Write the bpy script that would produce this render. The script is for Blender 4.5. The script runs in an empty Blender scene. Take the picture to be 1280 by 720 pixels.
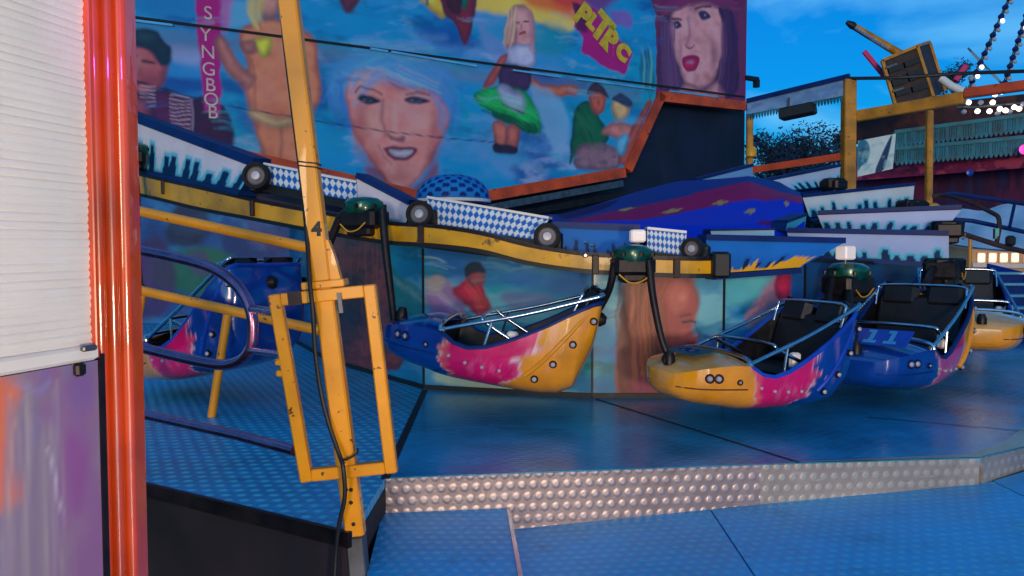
import bpy, math, random
import numpy as np
from mathutils import Vector, Matrix

random.seed(7)
RNG = np.random.default_rng(11)
SC = bpy.context.scene
COL = SC.collection
PI = math.pi
R = math.radians

# ------------------------------------------------------------------ camera
CAM_Z = 1.3
TH = math.atan(50 / 1000)
FW = Vector((0, math.cos(TH), -math.sin(TH)))
UP = Vector((0, math.sin(TH), math.cos(TH)))
RT = Vector((1, 0, 0))
CAM = Vector((0, 0, CAM_Z))


def ray(px, py):
    return FW + RT * ((px - 640) / 1000) + UP * ((360 - py) / 1000)


def at(px, py, Y):
    """The place that stands Y metres out along the sight line of a photo point."""
    d = ray(px, py)
    return CAM + d * (Y / d.y)


def onz(px, py, z=0.0):
    d = ray(px, py)
    return CAM + d * ((z - CAM_Z) / d.z)


def onplane(px, py, p0, n):
    d = ray(px, py)
    return CAM + d * ((p0 - CAM).dot(n) / d.dot(n))


def lin(c):
    f = lambda v: v / 12.92 if v <= 0.04045 else ((v + 0.055) / 1.055) ** 2.4
    return tuple(f(v / 255) for v in c[:3])


# ------------------------------------------------------------------ materials
def mat(name, rgb, rough=0.5, metal=0.0, var=0.12, scale=6.0, bump=0.0, coat=0.0, emit=0.0, spec=None, wear=None, rgb2=None, chip=None):
    m = bpy.data.materials.new(name)
    m.use_nodes = True
    nt = m.node_tree
    N, L = nt.nodes, nt.links
    b = N['Principled BSDF']
    tc = N.new('ShaderNodeTexCoord')
    nz = N.new('ShaderNodeTexNoise')
    nz.inputs['Scale'].default_value = scale
    nz.inputs['Detail'].default_value = 6
    L.new(tc.outputs['Object'], nz.inputs['Vector'])
    rp = N.new('ShaderNodeValToRGB')
    c = lin(rgb)
    c2 = lin(rgb2) if rgb2 else tuple(v * (1 - var * 2.2) for v in c)
    rp.color_ramp.elements[0].position = 0.3
    rp.color_ramp.elements[1].position = 0.62
    rp.color_ramp.elements[0].color = (*c2, 1)
    rp.color_ramp.elements[1].color = (*c, 1)
    L.new(nz.outputs['Fac'], rp.inputs['Fac'])
    out = rp.outputs['Color']
    if wear:
        n2 = N.new('ShaderNodeTexNoise')
        n2.inputs['Scale'].default_value = chip or scale * 4
        n2.inputs['Detail'].default_value = 8
        L.new(tc.outputs['Object'], n2.inputs['Vector'])
        r2 = N.new('ShaderNodeValToRGB')
        r2.color_ramp.elements[0].position = 0.67 if chip else 0.62
        r2.color_ramp.elements[1].position = 0.69 if chip else 0.70
        L.new(n2.outputs['Fac'], r2.inputs['Fac'])
        mx = N.new('ShaderNodeMixRGB')
        mx.inputs['Color2'].default_value = (*lin(wear), 1)
        L.new(r2.outputs['Color'], mx.inputs['Fac'])
        L.new(out, mx.inputs['Color1'])
        out = mx.outputs['Color']
    L.new(out, b.inputs['Base Color'])
    mr = N.new('ShaderNodeMapRange')
    mr.inputs['To Min'].default_value = max(0.03, rough - 0.1)
    mr.inputs['To Max'].default_value = min(1, rough + 0.12)
    L.new(nz.outputs['Fac'], mr.inputs['Value'])
    L.new(mr.outputs['Result'], b.inputs['Roughness'])
    b.inputs['Metallic'].default_value = metal
    b.inputs['Coat Weight'].default_value = coat
    if spec is not None:
        b.inputs['Specular IOR Level'].default_value = spec
    if emit:
        b.inputs['Emission Color'].default_value = (*c, 1)
        b.inputs['Emission Strength'].default_value = emit
    if bump:
        bp = N.new('ShaderNodeBump')
        bp.inputs['Strength'].default_value = bump
        bp.inputs['Distance'].default_value = 0.01
        n3 = N.new('ShaderNodeTexNoise')
        n3.inputs['Scale'].default_value = scale * 3
        L.new(tc.outputs['Object'], n3.inputs['Vector'])
        L.new(n3.outputs['Fac'], bp.inputs['Height'])
        L.new(bp.outputs['Normal'], b.inputs['Normal'])
    return m


def paint_mat(name, rough=0.35, coat=0.0, scale=5.0, dirt=0.25, spec=0.5):
    """Airbrushed paint: the pigment of each spot is stored on the panel, dirt is a noise over it."""
    m = bpy.data.materials.new(name)
    m.use_nodes = True
    nt = m.node_tree
    N, L = nt.nodes, nt.links
    b = N['Principled BSDF']
    a = N.new('ShaderNodeAttribute')
    a.attribute_name = 'Col'
    tc = N.new('ShaderNodeTexCoord')
    nz = N.new('ShaderNodeTexNoise')
    nz.inputs['Scale'].default_value = scale
    nz.inputs['Detail'].default_value = 8
    L.new(tc.outputs['Object'], nz.inputs['Vector'])
    mr = N.new('ShaderNodeMapRange')
    mr.inputs['From Min'].default_value = 0.3
    mr.inputs['From Max'].default_value = 0.7
    mr.inputs['To Min'].default_value = 1 - dirt
    mr.inputs['To Max'].default_value = 1.0
    L.new(nz.outputs['Fac'], mr.inputs['Value'])
    mx = N.new('ShaderNodeMixRGB')
    mx.blend_type = 'MULTIPLY'
    mx.inputs['Fac'].default_value = 1
    L.new(a.outputs['Color'], mx.inputs['Color1'])
    L.new(mr.outputs['Result'], mx.inputs['Color2'])
    L.new(mx.outputs['Color'], b.inputs['Base Color'])
    m2 = N.new('ShaderNodeMapRange')
    m2.inputs['To Min'].default_value = max(0.03, rough - 0.1)
    m2.inputs['To Max'].default_value = rough + 0.15
    L.new(nz.outputs['Fac'], m2.inputs['Value'])
    L.new(m2.outputs['Result'], b.inputs['Roughness'])
    b.inputs['Coat Weight'].default_value = coat
    b.inputs['Coat Roughness'].default_value = 0.08
    b.inputs['Specular IOR Level'].default_value = spec
    return m


def plate_mat(name, rgb, axis='XY', pitch=0.075, rough=0.4, metal=0.75, bump=0.6, ridge=False, dot=0.3, blotch=0.35, lift=0.5):
    """Aluminium tread plate: pressed studs (or long ridges) in staggered rows, polished on top."""
    m = bpy.data.materials.new(name)
    m.use_nodes = True
    nt = m.node_tree
    N, L = nt.nodes, nt.links
    b = N['Principled BSDF']
    tc = N.new('ShaderNodeTexCoord')
    sp = N.new('ShaderNodeSeparateXYZ')
    L.new(tc.outputs['Object'], sp.inputs[0])

    def mth(op, a, b_=None, c_=None):
        n = N.new('ShaderNodeMath')
        n.operation = op
        for i, v in enumerate((a, b_, c_)):
            if v is None:
                continue
            if isinstance(v, (int, float)):
                n.inputs[i].default_value = v
            else:
                L.new(v, n.inputs[i])
        return n.outputs[0]
    X, Y = sp.outputs[axis[0]], sp.outputs[axis[1]]
    v = mth('DIVIDE', Y, pitch)
    row = mth('FLOOR', v)
    u = mth('ADD', mth('DIVIDE', X, pitch * (2.2 if ridge else 1.0)), mth('MULTIPLY', mth('MODULO', row, 2.0), 0.5))
    fu = mth('SUBTRACT', mth('FRACT', u), 0.5)
    fv = mth('SUBTRACT', mth('FRACT', v), 0.5)
    d = mth('SQRT', mth('ADD', mth('POWER', mth('ABSOLUTE', fu), 2.0), mth('POWER', mth('ABSOLUTE', fv), 2.0)))
    h = N.new('ShaderNodeMapRange')
    h.interpolation_type = 'SMOOTHSTEP'
    h.inputs['From Min'].default_value = dot
    h.inputs['From Max'].default_value = dot * 0.35
    L.new(d, h.inputs['Value'])
    nz = N.new('ShaderNodeTexNoise')
    nz.inputs['Scale'].default_value = 1.3
    nz.inputs['Detail'].default_value = 9
    nz.inputs['Roughness'].default_value = 0.65
    L.new(tc.outputs['Object'], nz.inputs['Vector'])
    rp = N.new('ShaderNodeValToRGB')
    c = lin(rgb)
    rp.color_ramp.elements[0].position = 0.32
    rp.color_ramp.elements[1].position = 0.66
    rp.color_ramp.elements[0].color = (*[k * (1 - blotch) for k in c], 1)
    rp.color_ramp.elements[1].color = (*c, 1)
    L.new(nz.outputs['Fac'], rp.inputs['Fac'])
    mx = N.new('ShaderNodeMixRGB')
    mx.inputs['Color2'].default_value = (*[min(0.85, k * 1.6 + 0.06) for k in c], 1)
    L.new(mth('MULTIPLY', h.outputs['Result'], lift), mx.inputs['Fac'])
    L.new(rp.outputs['Color'], mx.inputs['Color1'])
    # drag scratches and scuffed dull patches
    mp = N.new('ShaderNodeMapping')
    mp.inputs['Rotation'].default_value = (0, 0, .5)
    mp.inputs['Scale'].default_value = (1.2, 34, 34)
    L.new(tc.outputs['Object'], mp.inputs['Vector'])
    sn = N.new('ShaderNodeTexNoise')
    sn.inputs['Scale'].default_value = 1.6
    sn.inputs['Detail'].default_value = 5
    L.new(mp.outputs['Vector'], sn.inputs['Vector'])
    sr = N.new('ShaderNodeMapRange')
    sr.inputs['From Min'].default_value = .62
    sr.inputs['From Max'].default_value = .74
    sr.inputs['To Max'].default_value = .55
    L.new(sn.outputs['Fac'], sr.inputs['Value'])
    m3 = N.new('ShaderNodeMixRGB')
    m3.inputs['Color2'].default_value = (*[min(.8, k * 1.5 + .05) for k in c], 1)
    L.new(sr.outputs['Result'], m3.inputs['Fac'])
    L.new(mx.outputs['Color'], m3.inputs['Color1'])
    st = N.new('ShaderNodeTexNoise')
    st.inputs['Scale'].default_value = 3.1
    st.inputs['Detail'].default_value = 10
    st.inputs['Roughness'].default_value = .7
    L.new(tc.outputs['Object'], st.inputs['Vector'])
    sq = N.new('ShaderNodeMapRange')
    sq.inputs['From Min'].default_value = .56
    sq.inputs['From Max'].default_value = .70
    sq.inputs['To Max'].default_value = .6
    L.new(st.outputs['Fac'], sq.inputs['Value'])
    m4 = N.new('ShaderNodeMixRGB')
    m4.inputs['Color2'].default_value = (*[k * .38 for k in c], 1)
    L.new(sq.outputs['Result'], m4.inputs['Fac'])
    L.new(m3.outputs['Color'], m4.inputs['Color1'])
    L.new(m4.outputs['Color'], b.inputs['Base Color'])
    mr = N.new('ShaderNodeMapRange')
    mr.inputs['To Min'].default_value = rough - 0.12
    mr.inputs['To Max'].default_value = rough + 0.18
    L.new(nz.outputs['Fac'], mr.inputs['Value'])
    L.new(mr.outputs['Result'], b.inputs['Roughness'])
    b.inputs['Metallic'].default_value = metal
    bp = N.new('ShaderNodeBump')
    bp.inputs['Strength'].default_value = bump
    bp.inputs['Distance'].default_value = 0.006
    L.new(h.outputs['Result'], bp.inputs['Height'])
    L.new(bp.outputs['Normal'], b.inputs['Normal'])
    return m


M = {
    'yellow': mat('yellow_gloss_paint', (240, 154, 2), 0.32, 0, 0.14, 3, coat=0.35, wear=(92, 54, 26), chip=26),
    'ringyellow': mat('yellow_beam_paint', (236, 166, 4), 0.4, 0, 0.25, 2.5, coat=0.2, wear=(110, 70, 25)),
    'black': mat('black_rubber', (16, 15, 18), 0.55, 0, 0.2, 8),
    'darkmetal': mat('dark_greasy_steel', (42, 34, 36), 0.45, 0.5, 0.3, 7, bump=0.2),
    'grey': mat('galvanised_steel', (110, 112, 118), 0.45, 0.8, 0.2, 8),
    'chrome': mat('brushed_tube_steel', (205, 208, 218), 0.2, 1.0, 0.1, 9),
    'rail': mat('red_reflection_tube_steel', (196, 124, 158), 0.26, 1.0, 0.1, 9),  # red of reflected lights is put into the steel colour
    'orange': mat('orange_lacquered_aluminium', (216, 70, 18), 0.3, 0.0, 0.2, 3, coat=1.0),
    'orangetrim': mat('orange_trim_paint', (225, 82, 30), 0.5, 0, 0.25, 2.0, wear=(120, 60, 40)),
    'shutter': mat('ivory_roller_shutter', (232, 222, 214), 0.42, 0, 0.05, 3),
    'navy': mat('navy_tarpaulin', (9, 22, 58), 0.62, 0, 0.3, 1.2, bump=0.5),
    'navytrim': mat('navy_trim_paint', (8, 42, 108), 0.5, 0, 0.2, 3, spec=.25),
    'blue': mat('blue_gloss_paint', (20, 70, 190), 0.3, 0, 0.2, 3),
    'green': mat('emerald_painted_steel', (8, 92, 70), 0.3, 0.3, 0.35, 9, coat=0.4),
    'maroon': mat('maroon_vinyl', (86, 10, 40), 0.45, 0, 0.25, 6),
    'seat': mat('black_seat_vinyl', (15, 11, 18), 0.5, 0, 0.25, 6, bump=0.2),
    'white': mat('white_lantern_plastic', (238, 226, 220), 0.4, 0, 0.05, 6),
    'lantern': mat('lit_white_lantern', (240, 222, 214), 0.4, 0, 0.03, 6, emit=.12),
    'tyre': mat('black_tyre_rubber', (9, 9, 11), 0.8, 0, 0.2, 10),
    'rim': mat('grey_wheel_rim', (104, 98, 106), 0.5, 0.1, 0.2, 10),
    'cap': mat('pale_hub_cap', (176, 172, 182), 0.35, 0.1, 0.08, 10),
    'bolt': mat('bright_bolt', (215, 200, 180), 0.15, 0.9, 0.05, 10),
    'bulb': mat('lit_white_bulb', (255, 244, 225), 0.3, 0, 0.0, 6, emit=1.2),
    'brown': mat('dark_brown_timber', (64, 38, 34), 0.6, 0, 0.35, 4, bump=0.3),
    'brownpost': mat('ochre_post_paint', (206, 134, 28), 0.45, 0, 0.25, 3, wear=(110, 70, 40)),
    'ground': mat('damp_asphalt', (48, 48, 52), 0.7, 0, 0.3, 2, bump=0.4),
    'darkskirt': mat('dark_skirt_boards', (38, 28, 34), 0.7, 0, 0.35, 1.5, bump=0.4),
    'leaf': mat('dusky_foliage', (44, 56, 78), 0.7, 0, 0.4, 0.8),
    'bark': mat('grey_bark', (60, 52, 46), 0.8, 0, 0.3, 2),
    'tent': mat('pale_awning_canvas', (214, 224, 236), 0.7, 0, 0.1, 0.6, bump=0.3),
    'pink': mat('pink_tube_paint', (232, 60, 120), 0.4, 0, 0.1, 3),
    'teal': mat('teal_awning_canvas', (20, 120, 140), 0.6, 0, 0.3, 2),
    'wallmaroon': mat('maroon_booth_boards', (62, 24, 60), 0.6, 0, 0.4, 1.0),
    'house': mat('cream_render_wall', (244, 196, 150), 0.8, 0, 0.12, 1.5),
    'roof': mat('terracotta_roof', (120, 60, 48), 0.8, 0, 0.3, 4),
    'glass': mat('dark_window_glass', (40, 42, 56), 0.1, 0, 0.2, 3),
    'magtext': mat('magenta_letter_paint', (190, 8, 128), 0.45, 0, 0.1, 5),
    'yeltext': mat('yellow_letter_paint', (226, 190, 40), 0.45, 0, 0.15, 5),
    'palelet': mat('pale_letter_paint', (226, 200, 190), 0.45, 0, 0.15, 5),
    'blacktext': mat('black_sticker_ink', (14, 12, 12), 0.5, 0, 0.1, 5),
    'tealtext': mat('light_blue_number_paint', (64, 150, 214), 0.4, 0, 0.1, 5),
    'strip': mat('bright_aluminium_strip', (215, 225, 235), 0.22, 0.9, 0.1, 2),
    'mural': paint_mat('airbrushed_backdrop_paint', 0.42, 0.0, 1.2, 0.12),
    'drum': paint_mat('airbrushed_glossy_panel_paint', 0.4, 0.1, 2.0, 0.2),
    'board': paint_mat('painted_fascia_board', 0.55, 0.0, 3.0, 0.15, .2),
    'lacquer': paint_mat('lacquered_fibreglass', 0.2, 0.9, 4.0, 0.28),
    'canvas': paint_mat('satin_canvas', 0.6, 0.0, 1.5, 0.15, .2),
    'kioskpaint': paint_mat('airbrushed_counter_panel', 0.35, 0.3, 2.0, 0.15),
}
M['deck_dots'] = plate_mat('studded_tread_plate', (44, 170, 222), 'XY', 0.085, 0.42, 0.2, 0.7, dot=0.42, lift=0.8)
M['deck_plain'] = plate_mat('worn_tread_plate', (48, 168, 216), 'XY', 0.05, 0.2, 0.2, 0.12, ridge=True, dot=0.4, blotch=0.5, lift=0.10)
M['entry'] = plate_mat('blue_entry_plate', (38, 172, 238), 'XY', 0.07, 0.38, 0.2, 0.35, dot=0.4, blotch=0.3, lift=0.28)
M['entryplain'] = plate_mat('smooth_entry_plate', (38, 172, 238), 'XY', 0.07, 0.4, 0.2, 0.2, dot=0.35, blotch=0.3, lift=0.10)
M['riser_dots'] = plate_mat('studded_riser_plate', (170, 152, 150), 'XZ', 0.066, 0.40, 0.55, 0.5, dot=0.44, blotch=0.45, lift=0.5)
M['riser_plain'] = plate_mat('smooth_riser_plate', (214, 192, 172), 'XZ', 0.066, 0.34, 0.6, 0.3, dot=0.44, blotch=0.45, lift=0.28)

# ------------------------------------------------------------------ mesh helpers
WM = {}


def new_thing(name, label, cat, loc, group=None):
    o = bpy.data.objects.new(name, None)
    COL.objects.link(o)
    o.location = loc
    o.empty_display_size = 0.2
    o['label'] = label
    o['category'] = cat
    if group:
        o['group'] = group
    WM[o.name] = Matrix.Translation(Vector(loc))
    return o


def tag(o, label=None, cat=None, group=None, kind=None):
    if label:
        o['label'] = label
    if cat:
        o['category'] = cat
    if group:
        o['group'] = group
    if kind:
        o['kind'] = kind
    return o


def link_mesh(name, verts, faces, m, parent=None, cols=None, smooth=False):
    """World-space geometry to one mesh object; under a parent it is stored in the parent's frame."""
    base = WM[parent.name] if parent else None
    if base is None:
        c = np.mean(np.array(verts, dtype=float), axis=0)
        base = Matrix.Translation(Vector(c))
        own = base
    else:
        own = None
    inv = base.inverted()
    A = np.array(verts, dtype=float)
    Mi = np.array(inv)
    A = A @ Mi[:3, :3].T + Mi[:3, 3]
    me = bpy.data.meshes.new(name)
    me.from_pydata(A.tolist(), [], faces)
    if cols is not None:
        at_ = me.color_attributes.new('Col', 'FLOAT_COLOR', 'POINT')
        c4 = np.ones((len(A), 4))
        c4[:, :3] = np.array(cols)[:, :3]
        at_.data.foreach_set('color', c4.ravel())
    if smooth:
        me.polygons.foreach_set('use_smooth', [True] * len(me.polygons))
        if hasattr(me, 'set_sharp_from_angle'):
            me.set_sharp_from_angle(angle=R(42))
    me.materials.append(m)
    me.update()
    o = bpy.data.objects.new(name, me)
    COL.objects.link(o)
    if parent:
        o.parent = parent
        WM[o.name] = base
    else:
        o.location = own.to_translation()
        WM[o.name] = own
    return o


class MB:
    def __init__(self):
        self.v, self.f = [], []

    def add(self, vs, fs):
        k = len(self.v)
        self.v += [tuple(p) for p in vs]
        self.f += [tuple(i + k for i in q) for q in fs]
        return self

    def box(self, c, sx, sy, sz, ax=None, bev=0.0):
        c = Vector(c)
        X, Y, Z = ax if ax else (Vector((1, 0, 0)), Vector((0, 1, 0)), Vector((0, 0, 1)))
        b = min(bev, sx * .45, sy * .45, sz * .45)
        if b <= 0:
            vs = [c + X * (i * sx / 2) + Y * (j * sy / 2) + Z * (k * sz / 2) for i in (-1, 1) for j in (-1, 1) for k in (-1, 1)]
            return self.add(vs, [(0, 1, 3, 2), (4, 6, 7, 5), (0, 4, 5, 1), (2, 3, 7, 6), (0, 2, 6, 4), (1, 5, 7, 3)])
        hx, hy, hz = sx / 2, sy / 2, sz / 2

        def ring(x, y, z):
            return [c + X * a + Y * d + Z * z for a, d in ((-x + b, -y), (x - b, -y), (x, -y + b), (x, y - b), (x - b, y), (-x + b, y), (-x, y - b), (-x, -y + b))]
        rs = [ring(hx - b, hy - b, -hz), ring(hx, hy, -hz + b), ring(hx, hy, hz - b), ring(hx - b, hy - b, hz)]
        vs = sum(rs, [])
        fs = [tuple(reversed(range(8))), tuple(range(24, 32))]
        for k in range(3):
            for i in range(8):
                fs.append((k * 8 + i, k * 8 + (i + 1) % 8, k * 8 + 8 + (i + 1) % 8, k * 8 + 8 + i))
        return self.add(vs, fs)

    def bar(self, a, b, w, d, up=Vector((0, -1, 0)), bev=0.0):
        """Rectangular bar from a to b, w wide across, d deep along up."""
        a, b = Vector(a), Vector(b)
        z = (b - a)
        L = z.length
        z.normalize()
        x = up.cross(z).normalized()
        y = z.cross(x).normalized()
        return self.box((a + b) / 2, w, d, L, (x, y, z), bev)

    def tube(self, pts, r, n=10, close=False):
        pts = [Vector(p) for p in pts]
        rs = r if isinstance(r, (list, tuple)) else [r] * len(pts)
        vs, fs = [], []
        prev = None
        for i, p in enumerate(pts):
            t = (pts[min(i + 1, len(pts) - 1)] - pts[max(i - 1, 0)]).normalized()
            if prev is None:
                x = t.orthogonal().normalized()
            else:
                x = (prev - t * prev.dot(t)).normalized()
            prev = x
            y = t.cross(x)
            for k in range(n):
                a = 2 * PI * k / n
                vs.append(p + (x * math.cos(a) + y * math.sin(a)) * rs[i])
        for i in range(len(pts) - 1):
            for k in range(n):
                fs.append((i * n + k, i * n + (k + 1) % n, (i + 1) * n + (k + 1) % n, (i + 1) * n + k))
        fs.append(tuple(reversed(range(n))))
        fs.append(tuple((len(pts) - 1) * n + k for k in range(n)))
        return self.add(vs, fs)

    def lathe(self, c, axis, prof, n=20):
        """prof: (radius, height along axis)."""
        c, z = Vector(c), Vector(axis).normalized()
        x = z.orthogonal().normalized()
        y = z.cross(x)
        vs, fs = [], []
        for r, h in prof:
            for k in range(n):
                a = 2 * PI * k / n
                vs.append(c + z * h + (x * math.cos(a) + y * math.sin(a)) * max(r, 1e-4))
        for i in range(len(prof) - 1):
            for k in range(n):
                fs.append((i * n + k, i * n + (k + 1) % n, (i + 1) * n + (k + 1) % n, (i + 1) * n + k))
        fs.append(tuple(reversed(range(n))))
        fs.append(tuple((len(prof) - 1) * n + k for k in range(n)))
        return self.add(vs, fs)

    def prism(self, pts, off):
        pts = [Vector(p) for p in pts]
        off = Vector(off)
        n = len(pts)
        fs = [tuple(range(n)), tuple(reversed(range(n, 2 * n)))]
        for i in range(n):
            fs.append((i, n + i, n + (i + 1) % n, (i + 1) % n))
        return self.add(pts + [p + off for p in pts], fs)

    def sweep(self, pts, hs, depth, side):
        """Flat-sided beam along pts: heights hs (vertical), depth along the vectors in side."""
        vs, fs = [], []
        for p, h, s in zip(pts, hs, side):
            p = Vector(p)
            s = Vector(s)
            vs += [p, p + Vector((0, 0, h)), p + Vector((0, 0, h)) + s * depth, p + s * depth]
        for i in range(len(pts) - 1):
            for k in range(4):
                fs.append((i * 4 + k, i * 4 + 4 + k, i * 4 + 4 + (k + 1) % 4, i * 4 + (k + 1) % 4))
        e = (len(pts) - 1) * 4
        fs += [(0, 1, 2, 3), (e + 3, e + 2, e + 1, e)]
        return self.add(vs, fs)

    def build(self, name, m, parent=None, smooth=False):
        return link_mesh(name, self.v, self.f, m, parent, None, smooth)


def smooth_path(pts, n=8):
    P = [Vector(p) for p in pts]
    P = [P[0] * 2 - P[1]] + P + [P[-1] * 2 - P[-2]]
    out = []
    for i in range(1, len(P) - 2):
        for k in range(n):
            t = k / n
            a, b, c, d = P[i - 1], P[i], P[i + 1], P[i + 2]
            out.append(0.5 * ((2 * b) + (c - a) * t + (2 * a - 5 * b + 4 * c - d) * t * t + (3 * b - a - 3 * c + d) * t ** 3))
    out.append(P[-2])
    return out


def text(body, size, origin, X, Y, m, parent, name='lettering', extrude=0.003, offset=0.0, shear=0.0):
    X = Vector(X).normalized()
    Y = (Vector(Y) - X * Vector(Y).dot(X)).normalized()
    Z = X.cross(Y)
    cu = bpy.data.curves.new(name, 'FONT')
    cu.body = body
    cu.size = size
    cu.align_x = 'CENTER'
    cu.align_y = 'CENTER'
    cu.extrude = extrude
    cu.offset = offset
    cu.shear = shear
    cu.materials.append(m)
    tmp = bpy.data.objects.new(name, cu)
    COL.objects.link(tmp)
    bpy.context.view_layer.update()
    me = bpy.data.meshes.new_from_object(tmp.evaluated_get(bpy.context.evaluated_depsgraph_get()))
    bpy.data.objects.remove(tmp)
    bpy.data.curves.remove(cu)
    o = bpy.data.objects.new(name, me)
    if not me.materials:
        me.materials.append(m)
    COL.objects.link(o)
    w = Matrix((X, Y, Z)).transposed().to_4x4()
    w.translation = Vector(origin) + Z * (extrude + 0.002)
    o.parent = parent
    o.matrix_basis = WM[parent.name].inverted() @ w
    return o


# ------------------------------------------------------------------ airbrush: pigment laid on panels
def hash2(ix, iy, s):
    n = (ix * 374761393 + iy * 668265263 + s * 974634777) & 0x7fffffff
    n = ((n ^ (n >> 13)) * 1274126177) & 0x7fffffff
    return ((n ^ (n >> 16)) & 0xffff) / 65535.0


def vnoise(x, y, s=0):
    ix, iy = np.floor(x).astype(np.int64), np.floor(y).astype(np.int64)
    fx, fy = x - ix, y - iy
    fx, fy = fx * fx * (3 - 2 * fx), fy * fy * (3 - 2 * fy)
    a = hash2(ix, iy, s) * (1 - fx) + hash2(ix + 1, iy, s) * fx
    b = hash2(ix, iy + 1, s) * (1 - fx) + hash2(ix + 1, iy + 1, s) * fx
    return a * (1 - fy) + b * fy


def fbm(x, y, s=0, o=5):
    t, a, w = 0, 0.5, 0
    for k in range(o):
        t = t + a * vnoise(x, y, s + k * 17)
        w += a
        a *= 0.55
        x, y = x * 2.03, y * 2.03
    return t / w


def sstep(a, b, x):
    t = np.clip((x - a) / (b - a + 1e-12), 0, 1)
    return t * t * (3 - 2 * t)


class Paint:
    def __init__(self, U, V, tr=None):
        self.U, self.V = np.asarray(U, float), np.asarray(V, float)
        self.C = np.zeros((len(self.U), 3))
        self.vol = 0.0
        self.grain = None
        self.tr = tr or (lambda x, y: (x, y))
        self.k = 1.0                 # metres per drawing unit
        self.wob = 0.0

    def P(self, pts):
        return [self.tr(*p) for p in pts]

    def base(self, c):
        self.C[:] = lin(c)

    def mix(self, c, a):
        a = np.clip(a, 0, 1)[:, None]
        self.C = self.C * (1 - a) + np.array(lin(c)) * a

    def noise(self, c, sx, sy, lo, hi, alpha=1, s=0, mask=None):
        n = fbm(self.U * sx, self.V * sy, s)
        a = sstep(lo, hi, n) * alpha
        if mask is not None:
            a = a * mask
        self.mix(c, a)

    def sd_poly(self, q):
        U, V = self.U, self.V
        d2 = np.full(len(U), 1e18)
        ins = np.zeros(len(U), bool)
        n = len(q)
        for i in range(n):
            ax, ay = q[i]
            bx, by = q[(i + 1) % n]
            ex, ey = bx - ax, by - ay
            t = np.clip(((U - ax) * ex + (V - ay) * ey) / (ex * ex + ey * ey + 1e-12), 0, 1)
            dx, dy = U - ax - t * ex, V - ay - t * ey
            d2 = np.minimum(d2, dx * dx + dy * dy)
            c = ((ay > V) != (by > V))
            with np.errstate(divide='ignore', invalid='ignore'):
                xx = (bx - ax) * (V - ay) / (by - ay + (1e-12 if by == ay else 0)) + ax
            ins ^= c & (U < xx)
        d = np.sqrt(d2)
        return np.where(ins, -d, d)

    def hand(self, k, vol, s=1):
        """Hand-painted look: shaky outlines, brush grain and airbrushed roundness of k metres per drawing unit."""
        U, V = self.U, self.V
        self.raw = (U, V)
        self.k, self.vol = k, vol
        q = 1 / (k * 14)
        self.U = U + (fbm(U * q, V * q, 70 + s, 2) - .5) * k * 5
        self.V = V + (fbm(U * q, V * q, 80 + s, 2) - .5) * k * 5
        self.grain = fbm(U * q * 1.1, V * q * 1.3, 90 + s, 3) - .5

    def strokes(self, pts, n, c, w, soft, alpha, jit, seed=1, dz=(0, 0)):
        """n brush hairs following the polyline pts, spread by jit."""
        rnd = random.Random(seed)
        for _ in range(n):
            a, b = rnd.uniform(-1, 1), rnd.uniform(-1, 1)
            q = [(x + a * jit[0] + rnd.uniform(-1, 1) * jit[0] * .12, y + b * jit[1]) for x, y in pts]
            cc = tuple(max(0, min(255, v + rnd.uniform(-26, 26))) for v in c)
            self.line(q, rnd.uniform(.5, 1.3) * w, cc, soft, alpha * rnd.uniform(.5, 1))

    def poly(self, pts, c, soft=2.0, alpha=1.0, curve=True, grow=0.0):
        if curve and len(pts) > 3:
            P3 = [Vector((x, y, 0)) for x, y in pts]
            n = len(P3)
            out = []
            for i in range(n):
                a, b, c_, d = P3[i - 1], P3[i], P3[(i + 1) % n], P3[(i + 2) % n]
                for k in range(4):
                    t = k / 4
                    p = 0.5 * ((2 * b) + (c_ - a) * t + (2 * a - 5 * b + 4 * c_ - d) * t * t + (3 * b - a - 3 * c_ + d) * t ** 3)
                    out.append((p.x, p.y))
            pts = out
        d = self.sd_poly(self.P(pts)) - grow * self.k
        s = soft * self.k
        a = 1 - sstep(-s, s, d)
        if self.vol and curve and soft <= 3.5:
            base = np.array(lin(c))
            t = sstep(0, 1, np.clip(-d / (self.vol * self.k), 0, 1))
            sh = (.52 + .62 * t) * (1 + self.grain * .7)
            w = np.clip(a * alpha, 0, 1)[:, None]
            tgt = np.clip(base[None, :] * sh[:, None] + (1 - t)[:, None] * np.array([.0, .006, .03]), 0, .9)
            self.C = self.C * (1 - w) + tgt * w
            return a
        self.mix(c, a * alpha)
        return a

    def line(self, pts, w, c, soft=1.0, alpha=1.0):
        q = self.P(pts)
        d2 = np.full(len(self.U), 1e18)
        for (ax, ay), (bx, by) in zip(q[:-1], q[1:]):
            ex, ey = bx - ax, by - ay
            t = np.clip(((self.U - ax) * ex + (self.V - ay) * ey) / (ex * ex + ey * ey + 1e-12), 0, 1)
            d2 = np.minimum(d2, (self.U - ax - t * ex) ** 2 + (self.V - ay - t * ey) ** 2)
        d = np.sqrt(d2) - w / 2 * self.k
        s = soft * self.k
        self.mix(c, (1 - sstep(-s, s, d)) * alpha)

    def blob(self, x, y, rx, ry, c, alpha=1.0, rot=0.0, hard=0.0):
        cx, cy = self.tr(x, y)
        ca, sa = math.cos(rot), math.sin(rot)
        du, dv = self.U - cx, self.V - cy
        u = (du * ca + dv * sa) / (rx * self.k)
        v = (-du * sa + dv * ca) / (ry * self.k)
        d = np.sqrt(u * u + v * v)
        self.mix(c, (1 - sstep(hard, 1.0, d)) * alpha)


def grid_faces(nu, nv, k=0):
    f = []
    for j in range(nv - 1):
        for i in range(nu - 1):
            a = k + j * nu + i
            f.append((a, a + 1, a + 1 + nu, a + nu))
    return f


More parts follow.
